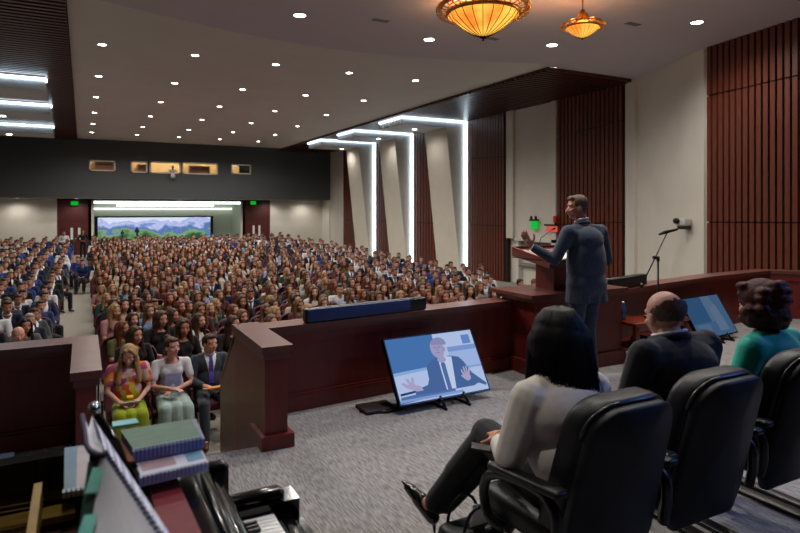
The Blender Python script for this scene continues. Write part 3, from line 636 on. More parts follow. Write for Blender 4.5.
# ------------------------------------------------------------------ executive chairs on the rostrum
def exec_chair(x, y, rz, label):
    t = thing('executive_chair', label, 'chair', (0, 0, 0), 0, 'black leather chairs on the rostrum'); ORG[t.name] = Vector()
    m = MB()   # back shell: rounded outline, leaning back a little; extruded
    def outline(wt, wb, z0, z1, r):
        pts = []
        for cx, cz, a0 in ((wt - r, z1 - r, 0), (-wt + r, z1 - r, 90)):
            for k in range(7): a = R(a0 + 15 * k); pts.append((cx + r * math.cos(a), cz + r * math.sin(a)))
        pts += [(-wb - .0, z0 + .1), (-wb + .05, z0), (wb - .05, z0), (wb, z0 + .1)]
        return pts
    def slab(pts, y0, y1, m, ins=0.0, crown=.02):
        n = len(pts); cz = sum(p[1] for p in pts) / n; lay = [(y0, .93), (y0 + (y1 - y0) * .12, .985), (y0 + (y1 - y0) * .3, 1), (y0 + (y1 - y0) * .7, 1), (y0 + (y1 - y0) * .88, .985), (y1, .93)]
        vs = []
        for yy, sc_ in lay:
            for px, pz in pts:
                X, Z = px * sc_, cz + (pz - cz) * (1 - (1 - sc_) * .6)
                yo = yy - .24 * (Z - .45) - .06 * (1 - (X / .27) ** 2) * 0 + .05 * (X / .27) ** 2
                vs.append((X, yo, Z))
        fs = [(j * n + i, (j + 1) * n + i, (j + 1) * n + (i + 1) % n, j * n + (i + 1) % n) for j in range(5) for i in range(n)]
        # centre fans
        for j, rev in ((0, False), (5, True)):
            yy = lay[j][0]; c = len(vs); vs.append((0, yy - .24 * (cz - .45) - (crown if j == 0 else -crown), cz))
            for i in range(n):
                f = (j * n + i, j * n + (i + 1) % n, c); fs.append(f[::-1] if rev else f)
        m.add(vs, fs, 0, True)
    slab(outline(.222, .25, .31, 1.01, .13), -.245, -.185, m); m.build('back_shell', mat('black_leather_back', '090b12', .5, 0, '0c0f17', 60, bump=.1, bscale=150, spec=.3), t)
    m = MB(); slab(outline(.226, .254, .4, 1.03, .135), -.19, -.07, m, crown=.03); bc = m.build('backrest', BLACKL, t)
    m = MB(); o = outline(.222, .25, .42, 1.016, .13)
    m.tube([(p[0] * 1.0, -.188 - .24 * (p[1] - .45) + .05 * (p[0] / .27) ** 2, p[1]) for p in o[:14]] , .009, n=6); m.build('piping', mat('leather_seam', '1b1e26', .3), bc)
    m = MB(); m.rbox(-.26, .26, -.16, .34, .38, .5, .045); m.build('seat', BLACKL, t)
    for k in (-1, 1):
        m = MB(); X = .305 * k
        path = [(X, -.2, .42), (X, -.23, .55), (X, -.2, .645), (X, -.1, .66), (X, .06, .64), (X, .18, .61), (X, .24, .55), (X, .24, .46), (X, .2, .4), (X * .85, .16, .37)]
        sm_ = [Vector(path[0])]
        for a, b in zip(path, path[1:]): sm_ += [Vector(a).lerp(Vector(b), .33), Vector(a).lerp(Vector(b), .67)]
        sm_.append(Vector(path[-1])); m.tube(sm_, .022, n=10)
        arm = m.build('armrest', BLACKP, t)
        m = MB(); m.rbox(X - .035, X + .035, -.26, .18, -.017, .017, .016, M=Matrix.Translation((0, 0, .665)) @ Matrix.Rotation(R(-6), 4, 'X')); m.build('arm_pad', BLACKL, arm)
    m = MB(); m.tube([(0, .34, .1), (0, .2, .38)], [.035, .025]); m.rbox(-.12, .12, -.04, .2, .35, .385, .012); m.build('column', BLACKP, t)
    for k in range(5):
        a = 2 * math.pi * k / 5 + .3; m = MB(); e = (.13 * math.cos(a), .34 + .11 * math.sin(a)); m.tube([(0, .34, .12), (e[0], e[1], .075)], [.03, .018], n=8)
        m.build('leg', BLACKP, t); m = MB(); m.tube([(e[0] - .02, e[1], .03), (e[0] + .02, e[1], .03)], .028, n=12); m.tube([(e[0], e[1], .03), (e[0], e[1], .08)], .01, n=6); m.build('caster', BLACKP, t)
    t.location = (x, y, 0); t.rotation_euler = (0, 0, rz); return t
CH = [(1.87, 1.93), (2.53, 1.97), (3.29, 2.01), (3.9, 1.98)]
labs = ['black leather high-back chair holding the woman in the white jacket', 'black leather high-back chair holding the bald man in the dark suit', 'black leather high-back chair holding the woman in the green jacket', 'black leather chair beyond the woman in green, outside the photo']
for (x, y), lb in list(zip(CH, labs))[:3]: exec_chair(x, y, 0, lb)
for i, x in enumerate((2.9, 3.05, 3.6, 3.73, 4.4)):
    m = MB(); m.rbox(x - .04, x + .04, .2, 2.6, .0, .024, .006)
    tag(m.build('floor_strip', BLACKP), ['black floor strip behind the bald man, nearest the left chair', 'black floor strip behind the bald man, right one of its pair', 'black floor strip behind the green-jacket woman, left one of its pair', 'black floor strip behind the green-jacket woman, right one of its pair', 'black floor strip at the far right edge beyond the third chair'][i], 'floor strip', 'black strips on the rostrum floor')

# ------------------------------------------------------------------ monitors on the floor
def monitor(bl, br, label, picture):
    """bl, br: bottom corners on the plan; leans back 34 degrees"""
    a, b = Vector((bl[0], bl[1], .07)), Vector((br[0], br[1], .07)); X = (b - a).normalized(); W = (b - a).length; Hh = W * .62; nrm = Vector((X.y, -X.x, 0))
    U = (Vector((0, 0, 1)) * math.cos(R(31)) - nrm * math.sin(R(31))).normalized(); N = X.cross(U)
    t = thing('floor_monitor', label, 'monitor', a.lerp(b, .5) * 1, 0, 'monitors leaning on floor stands')
    def P(u, v, o=0): return a + X * (u * W) + U * (v * Hh) + N * o
    def slab(m, u0, u1, v0, v1, o0, o1, mi=0):
        m.add([P(u, v, o) for o in (o0, o1) for u, v in ((u0, v0), (u1, v0), (u1, v1), (u0, v1))], [(0, 3, 2, 1), (4, 5, 6, 7), (0, 1, 5, 4), (1, 2, 6, 5), (2, 3, 7, 6), (3, 0, 4, 7)], mi)
    m = MB(); slab(m, 0, 1, 0, 1, -.045, -.004); slab(m, 0, .012, 0, 1, -.045, .002); slab(m, .988, 1, 0, 1, -.045, .002); slab(m, 0, 1, 0, .022, -.045, .002); slab(m, 0, 1, .98, 1, -.045, .002); m.build('bezel', BLACKP, t)
    m = MB(); mats = []
    for k, (pts, colr, st) in enumerate(picture):
        mats.append(emis('screen_%s_%.2f' % (colr, st), colr, st)); q = [P(.012 + .976 * u, .022 + .958 * v, .0001 + .00025 * k) for u, v in pts]; m.add(q, [tuple(range(len(q)))], k)
    m.build('screen', mats, t)
    for u in (.42, .68):
        m = MB(); p = P(u, -.01, 0); q = Vector((p.x, p.y, .012))
        m.tube([P(u, .04, .015), P(u, -.03, .02), Vector((p.x, p.y, .02)) + nrm * .08], .012, n=8); m.tube([q + nrm * .1, q - nrm * .3], .012, n=8)
        bk = P(u, .75, -.06); m.tube([q - nrm * .28, bk], .012, n=8); m.build('stand_foot', BLKM, t)
    return t
def blob(cx, cy, rx, ry, n=20, a0=0, a1=360): return [(cx + rx * math.cos(R(a0 + (a1 - a0) * k / n)), cy + ry * math.sin(R(a0 + (a1 - a0) * k / n))) for k in range(n)]
S1 = .82
PIC = [([(0, 0), (1, 0), (1, 1), (0, 1)], 'b9cdf3', S1), ([(0, .46), (.53, .5), (.53, 1), (0, 1)], '4a79b8', S1), ([(0, .42), (.5, .46), (.5, .5), (0, .47)], '8fb2e6', S1), ([(.66, .68), (1, .68), (1, .76), (.66, .76)], '7f9fd9', S1), ([(.66, .4), (1, .4), (1, .68), (.66, .68)], 'a6bdee', S1),
       ([(.66, .38), (1, .38), (1, .41), (.66, .41)], '8aa8de', S1), ([(.86, .78), (.96, .78), (.96, .93), (.86, .93)], '6c8dd0', S1),
       ([(0, 0), (.62, .06), (.6, .14), (.02, .1)], '5877b4', S1), ([(0, .02), (.7, .02), (.7, .06), (0, .06)], '86a4dd', S1), ([(.02, .12), (.3, .15), (.3, .18), (.02, .155)], '27436f', S1),
       ([(.36, .09), (.84, .09), (.9, .12), (.98, .06), (.99, .1), (.86, .3), (.8, .5), (.76, .58), (.66, .62), (.52, .62), (.42, .57), (.37, .5), (.36, .3), (.33, .22), (.18, .17), (.18, .1)], '4c6ca4', S1),
       ([(.52, .1), (.63, .1), (.68, .6), (.6, .62), (.52, .6)], 'c9d9f8', S1), ([(.535, .1), (.58, .1), (.585, .5), (.56, .57), (.535, .5)], '5573ad', S1), (blob(.56, .575, .05, .05), 'a9a6cc', S1),
       (blob(.545, .76, .078, .16), 'a9a4cb', S1), (blob(.575, .84, .085, .1, a0=-20, a1=200), '8f93c0', S1), (blob(.615, .74, .02, .045), 'a39cc4', S1), (blob(.52, .78, .016, .012), '8a86b2', S1), (blob(.57, .78, .016, .012), '8a86b2', S1), (blob(.54, .69, .026, .008), '8f84b0', S1), (blob(.543, .74, .008, .03), '9690bd', S1),
       ([(.2, .15), (.1, .22), (.05, .3), (.08, .31), (.13, .26), (.11, .36), (.14, .36), (.16, .28), (.17, .37), (.2, .36), (.19, .26), (.25, .22), (.27, .15)], 'b2abd2', S1), (blob(.79, .24, .04, .06), 'b2abd2', S1), ([(.75, .25), (.735, .36), (.75, .37), (.77, .28)], 'b2abd2', S1), ([(.77, .28), (.768, .41), (.785, .41), (.79, .28)], 'b2abd2', S1), ([(.79, .28), (.8, .42), (.817, .41), (.805, .28)], 'b2abd2', S1), ([(.8, .28), (.83, .38), (.85, .37), (.82, .26)], 'b2abd2', S1), ([(.76, .2), (.72, .27), (.735, .285), (.77, .25)], 'b2abd2', S1)]
S2 = .3
PIC2 = [([(0, 0), (1, 0), (1, 1), (0, 1)], '6d9bcf', S2), ([(0, .35), (.5, .35), (.5, 1), (0, 1)], '4f84bf', S2), ([(.5, .35), (.78, .35), (.74, 1), (.5, 1)], '86acd8', S2), ([(.6, .1), (.85, .1), (.8, .75), (.68, .8), (.6, .6)], '94b4dc', S2), ([(.1, .1), (.4, .1), (.4, .3), (.1, .32)], '83abd8', S2), (blob(.7, .78, .05, .09), '9aa8cf', S2)]
monitor((2.38, 4.5), (3.35, 4.54), 'floor monitor in front of the parapet showing the speaker with raised hands', PIC)
monitor((6.98, 4.98), (7.9, 5.08), 'dim floor monitor beyond the bald man, screen washed pale blue', PIC2)
m = MB(); m.tube([(2.1, 4.72, .012), (2.3, 4.6, .012), (2.45, 4.62, .012), (2.6, 4.75, .02)], .012, n=6)
tag(m.build('power_cord', BLACKP), 'black cord on the carpet left of the speaker-view monitor', 'cord')
m = MB(); m.rbox(2.12, 2.42, 4.62, 4.86, 0, .03, .008); tag(m.build('floor_box', mat('dark_rubber', '241f1e', .6)), 'flat dark plate on the carpet beside the bright monitor', 'floor plate')

# long low boxes on the parapet ledge
def ledge_box(x0, x1, y0, y1, z0, h, mm, label, name):
    t = thing(name, label, 'ledge monitor', ((x0 + x1) / 2, (y0 + y1) / 2, z0)); a, b = Vector((x0, y0, z0)), Vector((x1, y1, z0)); d = (b - a).normalized(); n = Vector((-d.y, d.x, 0))
    m = MB(); L = (b - a).length; Mx = Matrix(((d.x, n.x, 0, a.x), (d.y, n.y, 0, a.y), (0, 0, 1, z0), (0, 0, 0, 1)))
    m.rbox(0, L, 0, .09, 0, h, .02, M=Mx); m.build('housing', BLACKP, t); m = MB(); m.rbox(.01, L * (.84 if x0 < 4 else .99), -.012, 0.005, .008, h - .006, .005, M=Mx); m.build('face_panel', mm, t); return t
ledge_box(1.72, 3.02, 5.0, 5.14, .752, .125, mat('blue_panel', '16305e', .5, 0, '1f3c6e', 1.5), 'long low box with dark blue face resting on the parapet ledge', 'ledge_display')
ledge_box(5.62, 6.5, 5.2, 5.42, .762, .145, mat('black_panel', '15120f', .5), 'long low black box on the ledge right of the speaker', 'ledge_display')

# ------------------------------------------------------------------ lectern
LX0, LX1 = 4.3, 5.05
t = thing('lectern', 'cherry wood lectern with a slanted reading desk on the rostrum block', 'lectern', (4.6, 5.15, BZ))
m = MB(); m.box(4.54, 4.96, 5.0, 5.3, BZ, 1.14); m.build('pedestal', REDW, t)
m = MB(); pr_ = [(4.8, 1.13), (5.42, 1.22), (5.42, 1.3), (4.8, 1.195)]
m.add([(x, y, z) for x in (LX0, LX1) for y, z in pr_], [(0, 1, 2, 3), (7, 6, 5, 4), (0, 4, 5, 1), (1, 5, 6, 2), (2, 6, 7, 3), (3, 7, 4, 0)]); m.bar((LX0, 4.8, 1.2), (LX1, 4.8, 1.2), .02, .03); m.build('desk', REDT, t)
m = MB(); m.box(LX0, LX0 + .03, 4.8, 5.42, 1.2, 1.21); m.bar((LX0 + .01, 4.81, 1.2), (LX0 + .01, 5.41, 1.305), .02, .03); m.bar((LX0, 5.41, 1.31), (LX1, 5.41, 1.31), .02, .03); m.build('desk_rim', REDW, t)
for k, x in enumerate((4.62, 4.9)):
    m = MB(); m.tube([(x, 5.36, 1.29), (x, 5.3, 1.42), (x + .02, 5.14, 1.52)], .004, n=6); m.tube([(x + .02, 5.14, 1.52), (x + .023, 5.1, 1.535)], [.007, .011], n=8)
    tag(m.build('gooseneck_microphone', BLKM), 'thin black gooseneck microphone on the %s of the lectern' % ['left half', 'right half'][k], 'microphone', 'lectern microphones')
m = MB(); Mx = Matrix.Translation((4.62, 4.86, 1.212)) @ Matrix.Rotation(R(9.5), 4, 'X') @ Matrix.Rotation(R(4), 4, 'Z'); m.rbox(-.22, .22, 0, .28, 0, .006, .002, M=Mx)
m.box(-.2, .0, .01, .27, .0065, .009, M=Mx); m.box(.01, .21, .01, .27, .0065, .0088, M=Mx); tag(m.build('speech_papers', mat('paper', 'd8d6d4', .7)), 'white sheets of paper lying on the lectern desk', 'papers')

# side table with bottle
t = thing('side_table', 'low cherry wood table with lower shelf beside the lectern block', 'table', (5.9, 5.0, 0))
m = MB(); m.rbox(5.5, 6.42, 4.72, 5.12, .42, .455, .006); m.build('table_top', mat('cherry_table', '6a2413', .22, 0, '7a2e18', 5, (.5, 4, 3)), t)
m = MB(); m.rbox(5.53, 6.39, 4.76, 5.08, .15, .175, .004); m.build('shelf', MC['cherry_table'], t)
for x in (5.54, 6.36):
    for y in (4.76, 5.06): m = MB(); m.rbox(x - .03, x + .03, y - .025, y + .025, 0, .42, .004); m.build('leg', MC['cherry_table'], t)
m = MB(); m.box(5.55, 6.36, 4.74, 4.76, .36, .42); m.build('apron', MC['cherry_table'], t)
def bottle(x, y, z, lab, s=1):
    t = thing('water_bottle', lab, 'bottle', (x, y, z)); m = MB(); m.lathe([(0, 0), (.03, 0), (.033, .01), (.033, .06), (.03, .07), (.033, .08), (.033, .14), (.028, .165), (.013, .19), (.012, .2)], (x, y, z), 16); m.build('bottle_body', mat('blue_plastic', '2c4f86', .12, 0, '5f86bb', 8, spec=.8), t)
    m = MB(); m.lathe([(.0335, .08), (.0338, .082), (.0338, .135), (.0335, .137)], (x, y, z), 16); m.build('label', mat('bottle_label', '3b62a8', .5), t)
    m = MB(); m.lathe([(.014, .198), (.014, .215), (0, .216)], (x, y, z), 12); m.build('cap', mat('bottle_cap', 'd8dade', .4), t)
bottle(5.58, 4.98, .455, 'blue water bottle standing on the cherry side table')
m = MB(); m.lathe([(0, .003), (.05, .004), (.06, .02), (.055, .022), (.045, .008)], (5.98, 4.96, .455), 20); tag(m.build('small_dish', mat('dish_steel', '8a8c90', .2, .8)), 'small shiny dish on the cherry side table', 'dish')
m = MB(); m.rbox(5.72, 5.9, 4.84, 5.0, .176, .25, .015); tag(m.build('tissue_pack', mat('teal_pack', '1d5a78', .5, 0, '2f7fa0')), 'small teal packet on the lower shelf of the side table', 'packet')
m = MB(); m.rbox(5.95, 6.2, 4.86, 5.02, .176, .215, .01); tag(m.build('folded_cloth', mat('blue_cloth', '27497c', .8)), 'folded blue cloth on the lower shelf of the side table', 'cloth')

# microphone stand
t = thing('microphone_stand', 'black boom microphone stand behind the bald man', 'microphone stand', (6.2, 5.05, 0)); SX, SY = 6.3, 5.08
m = MB(); m.lathe([(0, 0), (.14, 0), (.14, .02), (.03, .035), (0, .035)], (SX, SY, 0)); m.build('base', BLKM, t)
m = MB(); m.tube([(SX, SY, .03), (SX, SY, 1.12)], .012); m.lathe([(.018, 0), (.02, .02), (.018, .06)], (SX, SY, .66), 10); m.build('pole', BLKM, t)
def P_(px, py, Y): x, z = gy_(px, py, Y)[:2]; return (x, Y, z)
A_, B_ = P_(641, 287, 5.03), P_(667, 233, 5.12)
m = MB(); m.tube([A_, B_], .008, n=8); m.tube([A_, tuple(Vector(A_).lerp(Vector(B_), .06))], .018, n=8); m.build('boom', BLKM, t)
m = MB(); p = P_(655, 258, 5.07); m.tube([(p[0] - .03, p[1], p[2] + .01), (p[0] + .05, p[1], p[2])], .02, n=8); m.tube([(SX, SY, 1.1), (SX, SY, 1.16)], .02, n=8); m.build('clutch', BLKM, t)
m = MB(); m.tube([P_(659, 234.5, 5.12), P_(664, 232.5, 5.12), P_(677, 229.5, 5.12)], [.012, .022, .014], n=10); m.build('microphone', BLKM, t)

# wall-mounted camera on the white wall
t = thing('wall_camera', 'white and black remote camera on a wall bracket', 'camera', (14.9, 11.6, 1.4))
def gl(px, py, Xw):
    x = (px - 400) / 600; T = R(27.85); s, c = math.sin(T), math.cos(T); d = Xw / (s + x * c); return Vector((Xw, d * (c - x * s), 1.75 - (py - 209) / 600 * d))
p = gl(683, 222, 14.75)
m = MB(); m.rbox(p.x - .12, p.x + .12, p.y - .16, p.y + .16, p.z - .1, p.z + .1, .03); m.build('camera_body', mat('camera_white', 'b9b8b6', .4), t)
m = MB(); m.tube([(p.x - .2, p.y + .09, p.z + .03), (p.x - .1, p.y + .09, p.z + .03)], .08, n=16); m.build('lens', BLACKP, t)
m = MB(); m.rbox(p.x - .12, p.x + .55, p.y - .14, p.y + .1, p.z - .2, p.z - .11, .01); m.build('bracket', BLACKP, t)
# coloured signal lights and exit signs
for k, (px, py, cc, lb, lg) in enumerate([(533.5, 221, '18c23f', 'green lit emergency light on the white bay left of the speaker', 'lit_green'), (551, 226, 'e0604c', 'red lit alarm box on the white bay beside the speaker', 'lit_red')]):
    p = gl(px, py, WX - .2); t = thing('signal_light', lb, 'wall light', p)
    m = MB(); w_ = .17 if k == 0 else .28; h0 = -.32 if k == 0 else -.22; m.box(p.x - .0, p.x + .07, p.y - w_, p.y + w_, p.z + h0, p.z - .0); m.build('lit_panel', emis(lg, cc, .85 if k == 0 else .75), t)
    m = MB(); m.box(p.x - .05, p.x + .09, p.y - w_ - .05, p.y + w_ + .05, p.z - .0, p.z + .07)
    for q in ((-.14, .14) if k == 0 else (-.25,)): m.tube([(p.x, p.y + q, p.z + .05), (p.x, p.y + q, p.z + .2)], .05, n=10)
    m.build('housing', BLACKP, t)
    if k == 1: m = MB(); m.rbox(p.x - .06, p.x + .06, p.y - .34, p.y - .18, p.z + .14, p.z + .4, .02); m.build('strobe', mat('strobe_red', 'a01712', .4), t)
for k, (px, py) in enumerate([(74.5, 203.5), (253, 203)]):
    x, z = gy_(px, py, YW - .1); t = thing('exit_sign', ['green lit exit sign above the left brown doors', 'green lit exit sign above the right brown doors'][k], 'exit sign', (x, YW - .1, z), 0, 'green exit signs')
    m = MB(); m.box(x - .22, x + .22, YW - .16, YW - .08, z - .14, z + .16); m.build('housing', BLACKP, t)
    m = MB(); m.box(x - .2, x + .2, YW - .17, YW - .16, z - .12, z + .14); m.build('lit_face', emis('exit_green', '0fae2c', .9), t)
x, z = gy_(173, 176.5, YB - .2); t = thing('dome_camera', 'white dome camera below the booth windows on the dark balcony', 'camera', (x, YB - .2, z))
m = MB(); m.ell((x, YB - .22, z), (.16, .16, .16)); m.build('dome', mat('dome_white', 'b0b0b0', .3), t); m = MB(); m.box(x - .12, x + .12, YB - .25, YB, z + .1, z + .22); m.build('bracket', MC['camera_white'], t)

# landscape screen in the recess
(x0, z1), (x1, _) = gy_(94.5, 216.3, 46.6), gy_(213, 216, 46.6); z0 = -1.0
t = thing('landscape_screen', 'long bright screen with misty hills and green fields at the back', 'screen', ((x0 + x1) / 2, 46.6, z0))
m = MB(); m.box(x0, x1, 46.62, 46.7, z0, z1); m.box(x0, x0 + .2, 46.5, 46.7, z0, z1); m.box(x1 - .2, x1, 46.5, 46.7, z0, z1); m.box(x0, x1, 46.5, 46.7, z1 - .1, z1); m.build('bezel', BLACKP, t)
sm_m = bpy.data.materials.new('landscape_image'); sm_m.use_nodes = True; nt = sm_m.node_tree; nt.nodes.clear()
N = nt.nodes.new; tc = N('ShaderNodeTexCoord'); sp = N('ShaderNodeSeparateXYZ'); nt.links.new(tc.outputs['Generated'], sp.inputs[0])
nz = N('ShaderNodeTexNoise'); nz.inputs['Scale'].default_value = 5; nz.inputs['Detail'].default_value = 6; mp = N('ShaderNodeMapping'); mp.inputs['Scale'].default_value = (1.3, 1, .55); nt.links.new(tc.outputs['Generated'], mp.inputs[0]); nt.links.new(mp.outputs[0], nz.inputs[0])
ad = N('ShaderNodeMath'); ad.operation = 'MULTIPLY_ADD'; ad.inputs[1].default_value = 1.25; nt.links.new(nz.outputs[0], ad.inputs[0]); sb = N('ShaderNodeMath'); sb.operation = 'SUBTRACT'; sb.inputs[1].default_value = .6; nt.links.new(sp.outputs['Z'], sb.inputs[0]); nt.links.new(sb.outputs[0], ad.inputs[2])
cr = N('ShaderNodeValToRGB'); el_ = cr.color_ramp.elements
for pos, col in [(0, '1d3a2c'), (.3, '2f5a3c'), (.42, '6c9460'), (.5, '86a884'), (.56, '5a82a8'), (.64, '5f78b4'), (.72, '8aa0d8'), (.8, 'c3cdf2'), (.92, 'a9b4ea'), (1, 'dfe6fa')]:
    e = el_.new(pos) if pos not in (0, 1) else el_[0 if pos == 0 else len(el_) - 1]; e.color = hexc(col)
nt.links.new(ad.outputs[0], cr.inputs[0]); em = N('ShaderNodeEmission'); em.inputs[1].default_value = .95; ou = N('ShaderNodeOutputMaterial')
nt.links.new(cr.outputs[0], em.inputs[0]); nt.links.new(em.outputs[0], ou.inputs[0])
m = MB(); m.box(x0 + .2, x1 - .2, 46.58, 46.6, z0, z1 - .1); m.build('screen', sm_m, t)
for fx, fz, sc_ in ((2.7, .05, .55), (1.75, -.05, .42)):
    m = MB(); q = [(-.1, -.6), (.1, -.6), (.12, 0), (.28, .1), (.24, .42), (.1, .5), (.11, .68), (0, .76), (-.11, .68), (-.1, .5), (-.26, .42), (-.28, .1), (-.12, 0)]
    m.add([(x0 + fx + a * sc_, 46.575, fz + b * sc_) for a, b in q], [tuple(range(len(q)))])
    m.build('screen_figure', emis('figure_blue', '26345e', .6), t)

# ------------------------------------------------------------------ grand piano, lower left
t = thing('grand_piano', 'black lacquered grand piano with open top filling the lower left corner', 'piano', (-.6, 1.4, 0))
KX = .35
def rim(z0, z1, m, off=0):   # outline: bass side straight towards -X at far side, tail, curved treble side
    pass
outl = [(KX - .08, 2.16), (-.9, 2.14), (-1.55, 2.02), (-1.85, 1.75), (-1.8, 1.45), (-1.5, 1.25), (-1.0, 1.12), (-.5, .95), (-.2, .74), (KX - .08, .66)]
inn = [(KX - .1, 2.1), (-.9, 2.08), (-1.5, 1.97), (-1.78, 1.73), (-1.73, 1.5), (-1.46, 1.32), (-.98, 1.19), (-.46, 1.02), (-.16, .8), (KX - .1, .72)]
m = MB(); n = len(outl); vs = [(x, y, z) for z in (.68, 1.0) for x, y in outl] + [(x, y, z) for z in (1.0, .8) for x, y in inn]
fs = []
for a in (0, n, 2 * n):
    for i in range(n - 1): fs.append((a + i, a + i + 1, a + n + i + 1, a + n + i))
fs.append(tuple(range(n))); fs += [(0, n, 2 * n, 3 * n), (n - 1, 4 * n - 1, 3 * n - 1, 2 * n - 1)]
m.add(vs, fs); m.build('case', PIANO, t)
m = MB(); m.prism(inn, .8, .82); m.build('soundboard', mat('spruce_soundboard', '2a150a', .5, 0, '3a1e10', 6, (.4, 6, 1)), t)
m = MB(); m.prism([(-.02, 2.08), (-.3, 2.07), (-.3, 2.0), (-.02, 2.0)], .84, .86)
for a, b in [((-.112, 1.98), (-.105, .95)), ((-.42, 2.0), (-.36, 1.1)), ((-.8, 2.0), (-.7, 1.3))]: m.bar((a[0], a[1], .93), (b[0], b[1], .93), .02, .09)
m.build('iron_plate', mat('gilt_plate', '7c6228', .4, .35, '8f7230', 20), t)
m = MB()
for k in range(34): y = .85 + k * .036; m.tube([(-.1, y, .9), (-.1 - min(1.55, .25 + k * .043), y + .05, .9)], .0012, n=4, caps=False)
s_ = m.build('strings', mat('copper_strings', '7a5a30', .3, .8), t); s_['kind'] = 'stuff'
m = MB(); m.rbox(KX - .16, KX - .06, .66, 2.12, .72, .985, .012); m.build('pin_block_rail', PIANO, t)
m = MB(); m.rbox(KX - .07, KX - .02, .74, 1.9, .76, .99, .02); m.rbox(KX - .02, KX + .03, .74, 1.9, .78, .93, .022); m.build('fallboard', PIANO, t)
for y0 in (1.9, .62):
    m = MB(); m.prism([(KX - .16, y0), (KX + .28, y0), (KX + .28, y0 + .1), (KX - .16, y0 + .1)], .68, .8); m.rbox(KX - .1, KX + .06, y0 + .02, y0 + .08, .78, .95, .02); m.rbox(KX + .04, KX + .24, y0 + .02, y0 + .08, .77, .83, .02); m.build('key_cheek', PIANO, t)
m = MB(); m.prism([(KX, .72), (KX + .29, .72), (KX + .29, 1.9), (KX, 1.9)], .66, .735); m.rbox(KX + .2, KX + .25, .72, 1.9, .69, .77, .01); m.build('key_slip', PIANO, t)
wk = mat('white_keys', 'dcdad2', .2); bk = BLACKP
KW = (1.89 - .74) / 52
for i in range(52):
    y = .74 + i * KW; m = MB(); m.rbox(KX + .03, KX + .19, y + .0008, y + KW - .0008, .74, .775, .002); m.build('white_key', wk, t)
for i in range(51):
    if i % 7 in (1, 4): continue
    y = .74 + (i + 1) * KW; m = MB(); m.rbox(KX + .03, KX + .125, y - .006, y + .006, .77, .788, .002); m.build('black_key', bk, t)
for (x, y) in ((.15, 1.95), (.15, .85), (-1.5, 1.7)):
    m = MB(); m.tube([(x, y, .68), (x, y, .1)], [.06, .035], n=12); m.tube([(x - .02, y, .05), (x + .02, y, .05)], .045, n=12); m.tube([(x, y, .05), (x, y, .11)], .02, n=8); m.build('leg', PIANO, t)
# music desk: slanted black board behind the open book
V = None
from mathutils import Vector as Vec
def ray(px, py, d): x = (px - 400) / 600; T = R(27.85); s, c = math.sin(T), math.cos(T); return Vec((d * (s + x * c), d * (c - x * s), 1.75 - (py - 209) / 600 * d))
q = [ray(93, 408, 1.55), ray(118, 442, 1.52), ray(136, 468, 1.47), ray(128, 468, 1.45), ray(108, 446, 1.5), ray(92, 418, 1.54)]
m = MB(); o_ = Vec((.0, .012, .012)); m.add(q + [p + o_ for p in q], [(0, 1, 4, 5), (1, 2, 3, 4), (6, 11, 10, 7), (7, 10, 9, 8), (0, 6, 7, 1), (1, 7, 8, 2), (5, 4, 10, 11), (4, 3, 9, 10), (0, 5, 11, 6), (2, 8, 9, 3)])
m.tube([ray(93, 407, 1.55), ray(118, 442, 1.52), ray(136, 468, 1.47)], .006, n=8)
q = [ray(100, 462, 1.3), ray(84, 575, 1.12), ray(178, 575, 1.05), ray(112, 462, 1.28)]; m.add(q + [p - Vec((0, 0, .02)) for p in q], [(0, 1, 2, 3), (7, 6, 5, 4), (0, 4, 5, 1), (1, 5, 6, 2), (2, 6, 7, 3), (3, 7, 4, 0)]); m.build('music_desk', PIANO, t)
m = MB(); m.ell(ray(94, 409, 1.54), (.016, .02, .02)); m.build('desk_hinge', CHROME, t)

